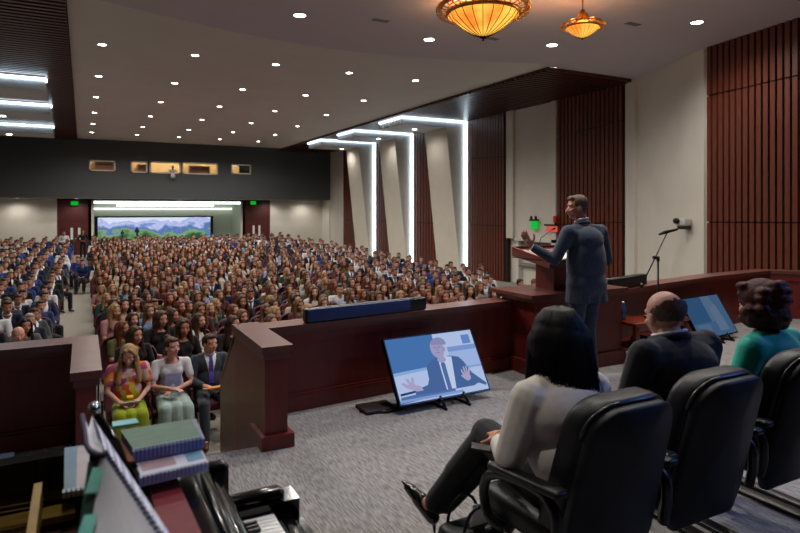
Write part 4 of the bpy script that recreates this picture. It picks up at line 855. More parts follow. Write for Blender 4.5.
# books on the piano
def ray(px, py, d): x = (px - 400) / 600; T = R(27.85); s, c = math.sin(T), math.cos(T); return Vec((d * (s + x * c), d * (c - x * s), 1.75 - (py - 209) / 600 * d))
def onz(px, py, z): return ray(px, py, (1.75 - z) * 600 / (py - 209))
def book(name, corners, z, h, cover, pages, label, binding=None, grp=None, extra=None, tabs=None):
    """corners: pixel corners of the top face at height z+h, given as plan points"""
    P4 = [Vec((p.x, p.y, z)) for p in corners]; c = sum(P4, Vec()) / 4; t = thing(name, label, 'book', (c.x, c.y, z), 0, grp)
    ins = [c + (p - c) * .975 for p in P4]
    m = MB(); m.prism([(p.x, p.y) for p in ins], z + .003, z + h - .003); m.build('pages', pages, t)
    m = MB(); m.prism([(p.x, p.y) for p in P4], z + h - .003, z + h); m.prism([(p.x, p.y) for p in P4], z, z + .003); m.build('cover', cover, t)
    if binding:
        i, mm, kind = binding; a, b = P4[i], P4[(i + 1) % 4]; L = (b - a).length; m = MB(); nn = int(L / .0095); out = ((a + b) / 2 - c).normalized()
        for k in range(nn + 1):
            q = a.lerp(b, k / nn) - out * .004; qz = z + h / 2
            if kind == 'coil': m.tube([q + out * (.0 + (h * .62) * math.cos(2 * math.pi * j / 10)) * .5 + Vec((0, 0, h / 2 + h * .62 * math.sin(2 * math.pi * j / 10))) for j in range(11)], .0016, n=5, caps=False)
            else:
                d = (b - a).normalized() * .0033; m.add([q - d - out * .003 + Vec((0, 0, h + .001)), q + d - out * .003 + Vec((0, 0, h + .001)), q + d + out * .008 + Vec((0, 0, h * .9)), q - d + out * .008 + Vec((0, 0, h * .9)), q - d + out * .008 + Vec((0, 0, h * .1)), q + d + out * .008 + Vec((0, 0, h * .1)), q - d - out * .002, q + d - out * .002], [(0, 1, 2, 3), (3, 2, 5, 4), (4, 5, 7, 6)])
        m.build('binding', mm, t)
    if extra:
        for mm, uv in extra:
            m = MB(); f = lambda u, v: P4[0].lerp(P4[1], u).lerp(P4[3].lerp(P4[2], u), v) + Vec((0, 0, h + .0006)); m.add([f(*p) for p in uv], [(0, 1, 2, 3)]); m.build('cover_panel', mm, t)
    return t
pages = mat('page_edges', 'b3b2bb', .8, 0, '9b9aa6', 80, (1, 1, 20))
blu = mat('coil_blue', '8a8ec0', .35); wht = mat('comb_white', 'cfcfdc', .4)
zt = 1.0
# red hymnal flat on the rail
cr_ = [onz(150, 486, 1.045), onz(172, 468, 1.045), onz(214, 560, 1.045), onz(168, 575, 1.045)]
book('hymnal', cr_, 1.0, .045, mat('red_cloth', '6d0f1d', .6, 0, '7a1524', 40, bump=.1), pages, 'thick dark red book lying on the black piano case')
# white spiral book
cr_ = [onz(141, 476, 1.095), onz(207, 461, 1.095), onz(194, 432, 1.095), onz(126, 445, 1.095)]
book('spiral_songbook', cr_, 1.068, .027, mat('white_cover', 'c3c6d2', .5, 0, 'd0d2dc', 4), pages, 'white comb-bound songbook under the green book on the piano', (0, wht, 'comb'), extra=[(mat('pink_block', 'a5898f', .6), [(.05, .1), (.55, .1), (.55, .35), (.05, .35)]), (mat('blue_block', '6d93ad', .6), [(.72, .08), (.98, .08), (.98, .5), (.72, .5)])])
# green book above
cr_ = [onz(134, 450, 1.13), onz(202, 437, 1.13), onz(191, 419, 1.13), onz(120, 430, 1.13)]
book('green_music_book', cr_, 1.097, .033, mat('green_cover', '4a6b58', .55, 0, '54755f', 30), mat('page_edges_blue', '6a6c8e', .8, 0, '51547a', 80, (1, 1, 20)), 'dark green coil-bound book on top of the stack on the piano', (0, blu, 'comb'))
m = MB(); q = [onz(113, 429, 1.13), onz(139, 425, 1.13), onz(136, 420.5, 1.13), onz(112, 424, 1.13)]; m.prism([(p.x, p.y) for p in q], 1.131, 1.137); tag(m.build('teal_sleeve', mat('teal_plastic', '1fa0a0', .35, 0, '39b5b2')), 'bright teal plastic sleeve on the back edge of the green book', 'sleeve')
m = MB(); q = [Vec((p.x, p.y, 0)) for p in (onz(150, 486, 1.0), onz(205, 462, 1.0), onz(196, 440, 1.0), onz(140, 450, 1.0))]; m.prism([(p.x, p.y) for p in q], 1.0 + .046, 1.069); tag(m.build('songbook', mat('grey_cover', '77798c', .6)), 'thin grey songbook at the bottom of the stack on the piano', 'book')
# blue and white songbook left of the desk
q = [onz(64, 495, 1.0), onz(88, 491, 1.0), onz(90, 447, 1.0), onz(64.5, 451, 1.0)]
book('pale_blue_songbook', q, .99, .02, mat('paleblue_cover', '4f6f86', .5, 0, '5a7c92', 6), pages, 'pale blue comb-bound songbook left of the open music book', (0, wht, 'comb'), extra=[(mat('cream_panel', 'a79ea0', .6), [(.5, .02), (.98, .02), (.98, .95), (.5, .95)])])
m = MB(); m.prism([(p.x, p.y) for p in (onz(0, 466, .9), onz(14, 465, .9), onz(14, 452, .9), onz(0, 454, .9))], .882, .9); tag(m.build('blue_felt_pad', mat('blue_felt', '1b2546', .9)), 'small dark blue pad inside the piano at the left edge', 'pad')
# open spiral music book on the desk
t = thing('open_music_book', 'open white spiral music book with teal tabs on the piano desk', 'book', tuple(ray(120, 500, 1.2)))
sheet = mat('sheet_paper', 'e4e5f2', .75, 0, 'ececf6', 3)
A, A2, B, S1_, S2_ = ray(84, 413, 1.42), ray(92, 416, 1.46), ray(186, 560, 1.0), ray(106, 455, 1.2), ray(176, 560, .93)
def quadstrip(rows, name, mm, th=.004):
    m = MB(); nn = len(rows[0]); vs = [p for r_ in rows for p in r_]; k = len(vs); up = Vec((-.0, -.0, th)); vs += [p - up for p in vs]; fs = []
    for i in range(len(rows) - 1):
        for j in range(nn - 1): a = i * nn + j; fs += [(a, a + 1, a + nn + 1, a + nn), (k + a, k + a + nn, k + a + nn + 1, k + a + 1)]
    for i in range(len(rows) - 1):
        for j in (0, nn - 1): a = i * nn + j; fs.append((a, a + nn, k + a + nn, k + a))
    for j in range(nn - 1):
        for i in (0, len(rows) - 1): a = i * nn + j; fs.append((a, a + 1, k + a + 1, k + a))
    m.add(vs, fs, 0, False); return m.build(name, mm, t)
rows = []
for i in range(9):
    u = i / 8; s_ = S1_.lerp(S2_, u); e = A2.lerp(B, u); rows.append([s_.lerp(e, v) + Vec((0, 0, .012 * math.sin(math.pi * v))) for v in [k / 6 for k in range(7)]])
quadstrip(rows, 'right_page', sheet)
L1, L2, L3 = ray(84, 415, 1.4), ray(86, 444, 1.3), ray(98, 455, 1.22)
quadstrip([[L1, ray(88, 430, 1.36), A2], [L2, ray(93, 442, 1.31), A2.lerp(B, .15) - Vec((0, 0, .004))], [L3, ray(103, 452, 1.22), S1_.lerp(A2, .25)]], 'curled_page', sheet, .002)
m = MB(); m.tube([L1 + Vec((-.004, 0, 0)), ray(84.5, 430, 1.35), L2, ray(90, 451, 1.26), L3, S1_], .006, n=6); m.build('page_edge', mat('page_shadow_plum', '3d3550', .7), t)  # dark plum tube drawn in as the shade along the curled page
rows = []
for i in range(9):
    u = i / 8; s_ = S1_.lerp(S2_, u); e = ray(96, 470, 1.22).lerp(ray(90, 565, .98), u); rows.append([s_.lerp(e, v) + Vec((0, 0, .01 * math.sin(math.pi * v))) for v in [k / 6 for k in range(7)]])
quadstrip(rows, 'left_page', sheet)
rows = [[ray(108, 457, 1.23).lerp(ray(176, 560, .95), u).lerp(ray(88, 462, 1.24).lerp(ray(74, 565, 1.0), u), v) for v in (0, 1)] for u in (0, .5, 1)]
quadstrip(rows, 'back_cover', mat('dark_green_cover', '11332c', .5), .004)
for k, (p0, p1) in enumerate([((99, 474), (91, 500)), ((91, 522), (84, 545))]):
    a, b = ray(*p0, 1.185 - .12 * k), ray(*p1, 1.13 - .12 * k); m = MB(); m.bar(a + Vec((0, 0, .012)), b + Vec((0, 0, .012)), .022, .004); tb = m.build('tab', mat('teal_tab', '3f9a8c', .5, 0, '55ad9d'), t)
m = MB()
for k in range(24):
    c_ = S1_.lerp(S2_, k / 23) + Vec((0, 0, .004)); ax = (A2 - S1_).normalized(); m.tube([c_ + ax * .009 * math.cos(2 * math.pi * j / 10) + (S2_ - S1_).normalized() * .0045 * math.sin(2 * math.pi * j / 10) + Vec((0, 0, .007 * math.sin(2 * math.pi * j / 10))) for j in range(11)], .0018, n=5, caps=False)
m.build('coil', mat('coil_dark', '12121a', .3, .3), t)
m = MB()
for g_ in range(7):
    u = .08 + g_ * .125
    for k in range(5):
        uu = u + k * .011; p0, p1 = S1_.lerp(S2_, uu), A2.lerp(B, uu); q = [p0.lerp(p1, v) + Vec((0, 0, .012 * math.sin(math.pi * v) + .0004)) for v in (.12, .3, .5, .7, .9)]; m.tube(q, .0003, n=4, caps=False)
m.build('music_staves', mat('ink', '9a9ab0', .8), t)
V = lambda *a: Vector(a)
# ------------------------------------------------------------------ principal people
# the speaker, seen from behind at the lectern
navy = fabric('262b38', '2d3342', .8, (1, 1, 1), 60)
J = dict(pel=(0, 0, .99), bel=(0, .01, 1.14), che=(.0, .0, 1.4), nb=(0, .02, 1.6), hd=(-.035, .075, 1.785), sh=((-.215, .02, 1.53), (.215, -.01, 1.53)), el=((-.34, .08, 1.24), (.3, -.02, 1.22)), wr=((-.52, .22, 1.375), (.2, .24, 1.22)),
         hip=((-.09, 0, .95), (.09, 0, .95)), kn=((-.1, .03, .52), (.1, .04, .52)), an=((-.11, .0, .09), (.12, .0, .09)), toe=((-.15, .15, .03), (.17, .15, .03)))
lk = dict(fem=False, girth=1.25, hs=1.06, skin='b5796a', face=(-.86, .5, -.08), top=fabric('333a49', '3c4454', .8, (1, 1, 1), 60), topname='suit_jacket', thick=.02, legs=fabric('2f374a', '384156', .8), sleeve=.97, hand=[((-.45, .3, .85), (.5, .3, .3), -1, .25), ((-.3, .9, .05), (0, 0, -1), 1, .4)],
          hair=hairm('4a3a30', '6a5646'), style='short', neckr=.052, shirt=None, skirted_jacket=[cap((-.09, -.01, 1.1), (-.12, -.02, .8), .13, .13), cap((.09, -.01, 1.1), (.12, -.02, .8), .13, .13), cap((0, -.02, 1.1), (0, -.03, .8), .14, .13), el((0, -.015, 1.22), (.235, .16, .34)), el((0, -.02, 1.42), (.2, .14, .16)), el((0, -.02, 1.0), (.24, .165, .2))], hem_cut=.82, hands=1.1,
          shoes=mat('shoe_black', '0c0b0b', .3))
sp_ = person_meshes('person', J, lk, .0075, True, False)
m = MB(); nb = Vector((-.005, .03, 1.61)); ring = [nb + Vector((.062 * math.cos(a), .012 + .06 * math.sin(a), .025 + .02 * -math.sin(a))) for a in [2 * math.pi * k / 16 for k in range(17)]]
m.tube(ring, .012, n=8, caps=False); m.build('shirt_collar', mat('shirt_white', 'd5d6dc', .7), sp_, world=False)
m = MB(); m.tube([Vector((p.x * 1.22, (p.y - .03) * 1.2 + .03, p.z - .036)) for p in ring], .017, n=10, caps=False); m.build('jacket_collar', MC['cloth_333a493c4454'], sp_, world=False)
m = MB(); a_, b_ = Vector((-.34, .08, 1.24)), Vector((-.52, .22, 1.375)); m.tube([a_.lerp(b_, .93), a_.lerp(b_, 1.0)], .036, n=12); m.build('shirt_cuff', MC['shirt_white'], sp_, world=False)
m = MB(); m.box(-.003, .003, -.162, -.15, .83, 1.12); m.build('jacket_vent', mat('vent_dark', '14161d', .9), sp_, world=False)
place(sp_, (4.49, 4.49, 0), R(3), 'grey-haired man in dark blue suit standing at the lectern, left hand raised')

# bald man in the dark suit
J = dict(SEAT_J, pel=(0, -.03, .55), bel=(0, 0, .72), che=(0, .0, .94), nb=(0, .02, 1.09), hd=(.02, .085, 1.2), sh=(.245, .0, 1.03), el=(.32, .06, .76), wr=(.12, .3, .68))
lk = dict(fem=False, girth=1.5, skin='b98472', face=(.3, 1, -.22), top=fabric('0d0e15', '11131b', .85), topname='suit_jacket', thick=.018, legs=fabric('0d0e15', '11131b', .85), sleeve=.97, hair=mat('hair_stubble', '4d3e36', .75, 0, '6a5548', 50), style='balding', hs=1.17, hvox=.0045, neckr=.06)
bm_ = person_meshes('person', J, lk, .007, True)
m = MB(); nb = Vector((0, .03, 1.085)); ring = [nb + Vector((.083 * math.cos(a), .012 + .08 * math.sin(a), .015 - .025 * math.sin(a))) for a in [2 * math.pi * k / 16 for k in range(17)]]
m.tube(ring, .009, n=8, caps=False); m.build('shirt_collar', MC['shirt_white'], bm_, world=False)
m = MB(); m.tube([Vector((p.x * 1.13, (p.y - .03) * 1.13 + .03, p.z - .022)) for p in ring], .017, n=10, caps=False); m.build('jacket_collar', MC['cloth_0d0e1511131b'], bm_, world=False)
place(bm_, (2.72, 2.08, -.0), R(2), 'bald man in black suit seen from behind, seated in the middle chair')

# woman in the white jacket
def whair(H):
    q = [el(H(0, -.02, .03), (.104, .112, .092)), el(H(0, -.045, -.04), (.118, .112, .13)), cap(H(-.04, -.03, -.03), H(-.06, -.04, -.21), .1, .07), cap(H(.05, -.04, -.03), H(.08, -.05, -.26), .1, .075), cap(H(0, -.05, 0), H(.01, -.08, -.26), .1, .07), cap(H(-.09, .03, -.02), H(-.12, .05, -.2), .035, .02), cap(H(.09, .02, -.02), H(.12, .0, -.22), .04, .03), el(H(0, -.02, .0), (.115, .118, .125)), cap(H(0, .03, .06), H(-.08, .05, -.02), .04, .03), cap(H(0, .03, .06), H(.08, .05, -.02), .04, .03)]
    return q
J = dict(SEAT_J, pel=(0, -.04, .54), bel=(-.01, -.01, .7), che=(-.03, .01, .88), nb=(-.02, .05, 1.04), hd=(.01, .1, 1.19), sh=((-.2, .03, .96), (.17, .03, .95)), el=((-.27, .07, .70), (.22, .14, .7)), wr=((-.16, .3, .67), (.02, .33, .66)),
         hip=((-.08, 0, .52), (.1, 0, .5)), kn=((-.06, .53, .6), (.14, .46, .48)), an=((-.326, .65, .25), (.12, .6, .1)), toe=((-.35, .76, .28), (.14, .72, .03)))
lk = dict(fem=True, girth=1.3, legx=True, skin='b07a62', face=(.25, 1, -.15), top=fabric('cfc6bd', 'd8d0c8', .8), topname='white_jacket', thick=.03, legs=fabric('0b0a0c', '100f12', .8), sleeve=.9, hair=mat('hair_black', '0a080a', .6, 0, '0e0c0f', spec=.15), style='none', hairx=whair, hvox=.009, neckr=.08, noshoes=True,
          hand=[((.45, .85, .05), (.2, -.1, -1), 1, .8), ((-.75, .5, .1), (.0, -.2, -1), -1, .8)])
ww = person_meshes('person', J, lk, .0065, True)
hm_ = [c for c in ww.children if c.name.startswith('hair')][0]
def strands(par, hd, n, seed, fn, colr, r0=.0018):
    rr = random.Random(seed); m = MB()
    for k in range(n): q_ = fn(rr); m.tube(q_, [r0 * (1 - .75 * (i_ / (len(q_) - 1)) ** 2) for i_ in range(len(q_))], n=4)
    m.build('hair_strands', colr, par, world=False)
hd = Vector((.01, .1, 1.19))
def wfn(r):
    a = r.uniform(0, 2 * math.pi); ca, sa = math.cos(a), math.sin(a)
    if sa > .75: sa = .75
    p = [hd + Vector((.012 * ca, -.02 + .012 * sa, .127)), hd + Vector((.065 * ca, -.02 + .07 * sa, .112)), hd + Vector((.102 * ca, -.025 + .108 * sa, .065)), hd + Vector((.122 * ca, -.03 + .122 * sa, -.01)), hd + Vector((.142 * ca + r.gauss(0, .008), -.045 + .135 * sa, -.12)), hd + Vector((.15 * ca + r.gauss(0, .012), -.05 + .14 * sa, -.22)), hd + Vector((.14 * ca + .01 + r.gauss(0, .03), -.06 + .14 * sa + r.gauss(0, .025), -.31 + r.gauss(0, .045)))]
    return p
strands(hm_, hd, 800, 3, wfn, mat('hair_black_strand', '0b090b', .5, 0, '120f12', spec=.2))
for c in ww.children:
    if c.name.startswith('trousers'): bpy.data.objects.remove(c); break
K0, K1, A0, A1 = Vector((-.05, .54, .6)), Vector((.14, .46, .48)), Vector((-.326, .65, .25)), Vector((.12, .6, .1))
dn = (A0 - K0).normalized()
mesh_obj('trousers', clay([el((0, -.04, .54), (.19, .16, .12)), cap((-.09, 0, .54), K0, .1, .082), cap((.1, 0, .52), K1, .1, .08), cap(K0 + Vector((0, .0, -.02)), K0.lerp(A0, .55) + Vector((0, -.02, 0)), .08, .075), cap(K0.lerp(A0, .5) + Vector((.01, -.02, 0)), A0 - dn * .035 + Vector((.01, -.015, 0)), .075, .062), cap(K0.lerp(A0, .4) + Vector((.05, -.05, -.02)), A0 - dn * .03 + Vector((.05, -.05, 0)), .06, .05), cap(K1, A1 + Vector((0, 0, .02)), .078, .08)], .009, 3), fabric('0b0a0c', '100f12', .8), ww)
for i, (a, t_, hl) in enumerate([(Vector((-.326, .65, .25)), Vector((-.355, .775, .29)), 1), (Vector((.12, .6, .1)), Vector((.14, .76, .03)), 0)]):
    d = (t_ - a).normalized(); m = clay([cap(a - Vector((0, 0, .035)) - d * .03, a + d * .08 - Vector((0, 0, .012)), .036, .038), cap(a + d * .06 - Vector((0, 0, .008)), t_ + d * .03 - Vector((0, 0, .01)), .038, .024), cap(t_, t_ + d * .08 - Vector((0, 0, .008)), .027, .006), cap(a - d * .035 - Vector((0, 0, .03)), a - d * .045 - Vector((0, 0, .12 if hl else .1)), .014, .005)], .006, 1)
    mesh_obj('pump_shoe', m, mat('patent_black', '0a0a0c', .15, spec=.7), ww)
m = MB(); m.tube([(-.14 + .036 * math.cos(k), .325 + .01 * math.cos(k), .672 + .03 * math.sin(k)) for k in [2 * math.pi * j / 14 for j in range(15)]], .003, n=6, caps=False); m.build('bracelet', GOLD, ww, world=False)
place(ww, (1.87, 1.96, 0), R(0), 'dark-haired woman in white jacket and black trousers, legs crossed, nearest chair')
p0 = Vector((1.84, 1.92, 0)); m = MB(); Mx = Matrix.Translation(ray(489, 449, 2.74)) @ Matrix.Rotation(R(-35), 4, 'Z') @ Matrix.Rotation(R(8), 4, 'Y')
m.rbox(-.08, .08, -.036, .036, -.005, .005, .003, M=Mx); tag(m.build('mobile_phone', BLACKP), 'dark phone held in the lap of the woman in white jacket', 'phone')

# woman in green
def ghair(H):
    r = random.Random(4); q = [el(H(0, -.03, .03), (.125, .13, .108)), el(H(0, -.05, -.06), (.13, .115, .105))]
    for k in range(46):
        a = r.uniform(0, 6.28); z = r.uniform(-.13, .1); rr = math.sqrt(max(.1, 1 - (z / .16) ** 2)); q.append(el(H(.108 * rr * math.cos(a), -.03 + .108 * rr * min(.5, math.sin(a)), z), (.045, .045, .028)))
    return q
J = dict(SEAT_J, pel=(0, -.03, .54), bel=(0, 0, .72), che=(0, .01, .9), nb=(0, .04, 1.05), hd=(0, .08, 1.2), sh=(.2, .0, .97), el=(.28, .05, .72), wr=(.12, .28, .68))
lk = dict(fem=True, girth=1.42, hs=1.1, skin='b5826c', face=(.15, 1, -.1), top=fabric('0c9a88', '10a892', .55, ns=8), topname='green_jacket', thick=.025, legs=fabric('0b0a0c', '100f12', .8), sleeve=.97, hair=mat('hair_burgundy', '33110f', .6, 0, '4a1d1a', 40, (1.2, 1.2, .4), .8, spec=.2), style='none', hairx=ghair, hvox=.007, neckr=.075)
gw = person_meshes('person', J, lk, .0085, True)
hm_ = [c for c in gw.children if c.name.startswith('hair')][0]; hdg = Vector((0, .08, 1.2))
def gfn(r):
    a = r.uniform(0, 2 * math.pi); sa = min(.6, math.sin(a)); ca = math.cos(a); z = r.uniform(-.1, .12); b = hdg + Vector((.11 * ca, -.03 + .12 * sa, z)); t0 = Vector((-sa, ca, r.uniform(-.8, .1))) * r.choice((-1, 1)); o = Vector((ca, sa, 0))
    return [b - o * .03, b + o * .018, b + o * .028 + t0 * .015, b + o * .022 + t0 * .034 - Vector((0, 0, .008)), b + o * .0 + t0 * .05 - Vector((0, 0, .02))]
m = MB(); m.ell((-.078, .085, 1.14), (.006, .006, .008)); m.build('earring', GOLD, gw, world=False)
place(gw, (3.55, 2.08, 0), R(3), 'woman with short wavy auburn hair in bright green jacket, seated at right')

# bag on the floor
t = thing('handbag', 'black handbag with white papers sticking out, on the carpet', 'bag', (1.64, 2.38, 0))
m = MB(); m.rbox(1.5, 1.8, 2.3, 2.48, 0.0, .24, .04); m.build('bag_body', BLACKL, t)
for y in (2.32, 2.46):
    m = MB(); m.tube([(1.56 + .09 * (1 - math.cos(a)), y, .22 + .13 * math.sin(a)) for a in [math.pi * k / 10 for k in range(11)]], .008, n=6); m.build('handle', BLACKL, t)
for k in range(3):
    m = MB(); Mx = Matrix.Translation((1.66 + .04 * k, 2.36 + .02 * k, .2)) @ Matrix.Rotation(R(8 - 9 * k), 4, 'Y'); m.box(-.04, .06, 0, .003, -.1, .14 - .02 * k, M=Mx); m.build('paper', mat('paper', 'd8d6d4', .7), t)

# ------------------------------------------------------------------ front row of the audience
FZ = hallz(7.7)
# floral dress
flo = bpy.data.materials.new('floral_cloth'); flo.use_nodes = True; nt = flo.node_tree; b = nt.nodes['Principled BSDF']; tc = nt.nodes.new('ShaderNodeTexCoord'); vo = nt.nodes.new('ShaderNodeTexVoronoi'); vo.inputs['Scale'].default_value = 14
cr = nt.nodes.new('ShaderNodeValToRGB'); cr.color_ramp.interpolation = 'CONSTANT'; e = cr.color_ramp.elements; e[0].position = 0; e[0].color = hexc('c8501e'); e[1].position = .8; e[1].color = hexc('b04a6a')
for p_, c_ in ((.25, 'c3a79c'), (.45, 'd8862a'), (.6, 'c0b020'), (.7, 'c7a99f')): e.new(p_).color = hexc(c_)
sp2 = nt.nodes.new('ShaderNodeSeparateColor'); nt.links.new(tc.outputs['Object'], vo.inputs[0]); nt.links.new(vo.outputs['Color'], sp2.inputs[0]); nt.links.new(sp2.outputs[0], cr.inputs[0]); nt.links.new(cr.outputs[0], b.inputs['Base Color']); b.inputs['Roughness'].default_value = .85
J = dict(SEAT_J, wr=((-.1, .3, .64), (.12, .3, .64)), hd=(0, .07, 1.12), kn=(.1, .44, .5))
f1 = person_meshes('person', J, dict(fem=True, skin='c39080', face=(.15, .9, -.45), top=flo, topname='floral_top', sleeve=.3, thick=.022, skirt=True, legs=fabric('7d8a14', '99a41e', .8, (1, 1, .3), 8), hem=.12, hair=hairm('8f6f48', 'ab8a5e'), style='long', len=.32), .008, True)
place(f1, (.47, 7.72, FZ), math.pi, 'blonde woman in orange floral top and lime skirt, front row by the aisle')
m = MB(); Mx = Matrix.Translation((.47, 7.36, FZ + .62)) @ Matrix.Rotation(R(-25), 4, 'X'); m.rbox(-.1, .1, -.07, .07, 0, .012, .003, M=Mx); tag(m.build('open_notebook', mat('notebook_cream', 'c9bda6', .7)), 'cream notebook in the lap of the woman in floral top', 'notebook')
m = MB(); m.rbox(.43, .5, 7.32, 7.42, FZ + .68, FZ + .7, .004); tag(m.build('snack_pack', mat('yellow_pack', 'd0a020', .5)), 'yellow packet held over the cream notebook by the blonde woman', 'packet')
J = dict(SEAT_J, wr=((-.02, .27, .68), (.05, .3, .7)), el=(.22, .1, .7), hd=(0, .04, 1.15))
f2 = person_meshes('person', J, dict(fem=True, skin='c39080', face=(-.5, .9, .0), top=fabric('c3c0c4', 'cfcdd0', .8), topname='white_tee', sleeve=.32, skirt=True, legs=fabric('8fa39a', 'a9b9b4', .85, ns=10), hem=.1, hair=hairm('3a2418', '4d3222'), style='bun'), .008, True)
m = MB(); m.rbox(-.1, .1, .09, .125, .64, .84, .015); m.build('pinafore_bib', fabric('8288a8', '9096b2', .85), f2, world=False)
place(f2, (.95, 7.74, FZ), math.pi, 'woman in white tee under blue-grey pinafore, arms folded, front row')
greyl = fabric('2f343e', '383e49', .8)
J = dict(SEAT_J, wr=((-.1, .3, .66), (.12, .3, .68)), kn=((-.14, .44, .5), (.14, .46, .5)), an=((-.16, .5, .09), (.13, .48, .09)), toe=((-.2, .66, .03), (.15, .64, .03)))
f3 = person_meshes('person', J, dict(fem=False, skin='b98370', face=(-.45, .9, .0), top=greyl, topname='suit_jacket', legs=greyl, sleeve=.97, shirt=mat('shirt_white', 'd5d6dc', .7), tie=fabric('4a3a86', '5646a0', .6), hair=hairm('2a1a12', '3a261a'), style='short', shoes=mat('shoe_tan', '5a2d16', .4)), .0075, True)
place(f3, (1.4, 7.76, FZ), math.pi, 'young man in grey suit and purple tie, front row beside the stair board')
m = MB(); Mx = Matrix.Translation((1.38, 7.4, FZ + .66)) @ Matrix.Rotation(R(-10), 4, 'X'); m.rbox(-.12, .12, -.08, .08, -.006, .01, .003, M=Mx); tag(m.build('notebook', mat('notebook_tan', 'c28a4a', .7)), 'tan notebook on the lap of the man in grey suit', 'notebook')

# ------------------------------------------------------------------ theatre seats and the crowd
def seat_proto(full=True):
    t = thing('theatre_seat', 'x', 'seat'); m = MB()
    vs = []; pts = [(-.25, .42), (-.25, .72), (-.24, .82), (-.2, .9), (-.1, .945), (0, .955), (.1, .945), (.2, .9), (.24, .82), (.25, .72), (.25, .42)]
    n = len(pts)
    for y, sc_ in ((-.2, .96), (-.185, 1), (-.13, 1), (-.115, .95)): vs += [(x * sc_, y - (z - .42) * .2, .42 + (z - .42) * (1 if sc_ == 1 else .985)) for x, z in pts]
    fs = [(j * n + i, j * n + (i + 1) % n, (j + 1) * n + (i + 1) % n, (j + 1) * n + i) for j in range(3) for i in range(n)] + [tuple(range(n)), tuple(3 * n + i for i in range(n))[::-1]]
    m.add(vs, fs, 0, True)
    if not full:
        m.rbox(-.23, .23, -.15, .28, .38, .46, .03); me_o = m.build('theatre_seat', SEATM); bpy.data.objects.remove(t); return me_o
    m.build('backrest', SEATM, t, world=False)
    m = MB(); m.rbox(-.235, .235, -.14, .3, .36, .46, .035); m.build('seat', SEATM, t, world=False)
    for k in (-1, 1): m = MB(); m.rbox(k * .275 - .02, k * .275 + .02, -.15, .2, .6, .64, .012); m.box(k * .275 - .012, k * .275 + .012, -.1, .1, 0, .6); m.build('armrest', mat('seat_arm_dark', '2a1512', .5), t, world=False)
    return t
rc = random.Random(21)
HC = dict(brown=('2c1a0f', '422a1a'), dark=('120c0a', '1d1310'), light=('4a3220', '64472e'), blonde=('7a5c3c', '97764e'), auburn=('4c2413', '66331c'))
TOPS = [('white', 'b9b4b0', 'c9c4be'), ('black', '121214', '1a1a1e'), ('pale blue', '7590b8', '8aa2c4'), ('maroon', '421822', '54202c'), ('cream', 'a99a80', 'b8aa90'), ('grey', '4c4d55', '5c5d66'), ('dark green', '163228', '1e4034'), ('pink', '9a6a70', 'aa787c'), ('navy', '161d33', '1e2742'), ('olive', '4a4526', '5a5430')]
SK = ['b5806c', 'c08c76', 'a8725c', 'bb8572']
protoF, protoM = [], []
cnt = 0
for hn in ('brown', 'light', 'dark', 'blonde', 'auburn', 'brown', 'light'):
    for k in range(2 if hn != 'auburn' else 2):
        tn, c1, c2 = TOPS[cnt % len(TOPS)]; cnt += 1
        J = dict(SEAT_J, hd=(rc.uniform(-.015, .015), .03 + rc.uniform(0, .03), 1.13 + rc.uniform(0, .02)), wr=(.08 + rc.uniform(0, .05), .26, .64 + rc.uniform(0, .08)))
        st = 'long' if k == 0 or hn != 'dark' else 'long'
        b = person_meshes('person', J, dict(fem=True, skin=SK[cnt % 4], face=(rc.uniform(-.35, .35), 1, rc.uniform(-.18, .05)), top=fabric(c1, c2), sleeve=rc.choice((.35, .97, .97)), skirt=cnt % 2 == 0, legs=fabric(*rc.choice([('1a1c26', '22242f'), ('3a3340', '463e4c'), ('5a5a50', '68685e')])), hair=hairm(*HC[hn]), style=st, len=rc.uniform(.24, .34)), .013)
        protoF.append((b, '%s-haired woman in %s top' % ({'light': 'light-brown', 'dark': 'dark'}.get(hn, hn), tn), tn, hn))
MT = [('black suit', '0f1014', '15161b', True), ('navy suit', '141c38', '1a2444', True), ('grey suit', '3a3c44', '44464f', True), ('blue jacket', '162a5a', '1d3468', False), ('black suit', '0d0d11', '131318', True), ('white shirt', 'b9bac0', 'c6c7cc', False), ('navy suit', '10162c', '161e38', True), ('blue jacket', '1a3474', '213c80', False)]
for i, (mn, c1, c2, suit) in enumerate(MT):
    hn = ('dark', 'brown', 'brown', 'dark', 'light', 'dark', 'brown', 'brown')[i]; lean = (0, .05, .02, .12, .0, .06, .1, 0)[i]
    J = dict(SEAT_J, che=(0, lean * .6, .86), nb=(0, lean, 1.0), hd=(0, lean * 1.2 + .04, 1.15), sh=(.19, lean * .8, .96), el=(.24, .1 + lean, .70), wr=(.06 + .05 * (i % 2), .3, .62), kn=(.12, .44, .5))
    lk = dict(fem=False, skin=SK[i % 4], face=(rc.uniform(-.3, .3), 1, -.1 - lean), top=fabric(c1, c2), topname='suit_jacket' if mn != 'white shirt' else 'shirt', sleeve=.97, legs=fabric('111218', '171820'), hair=hairm(*HC[hn]), style='short')
    if suit: lk['shirt'] = mat('shirt_white', 'd5d6dc', .7)
    if suit and i % 2 == 0: lk['tie'] = fabric(('3a1420', '1a2a50', '2a2a30')[i % 3])
    b = person_meshes('person', J, lk, .013); protoM.append((b, '%s-haired man in %s' % ({'light': 'light-brown'}.get(hn, hn), mn), mn, hn))
SPEC = {2: None, 4: None, 6: None, 7: None}
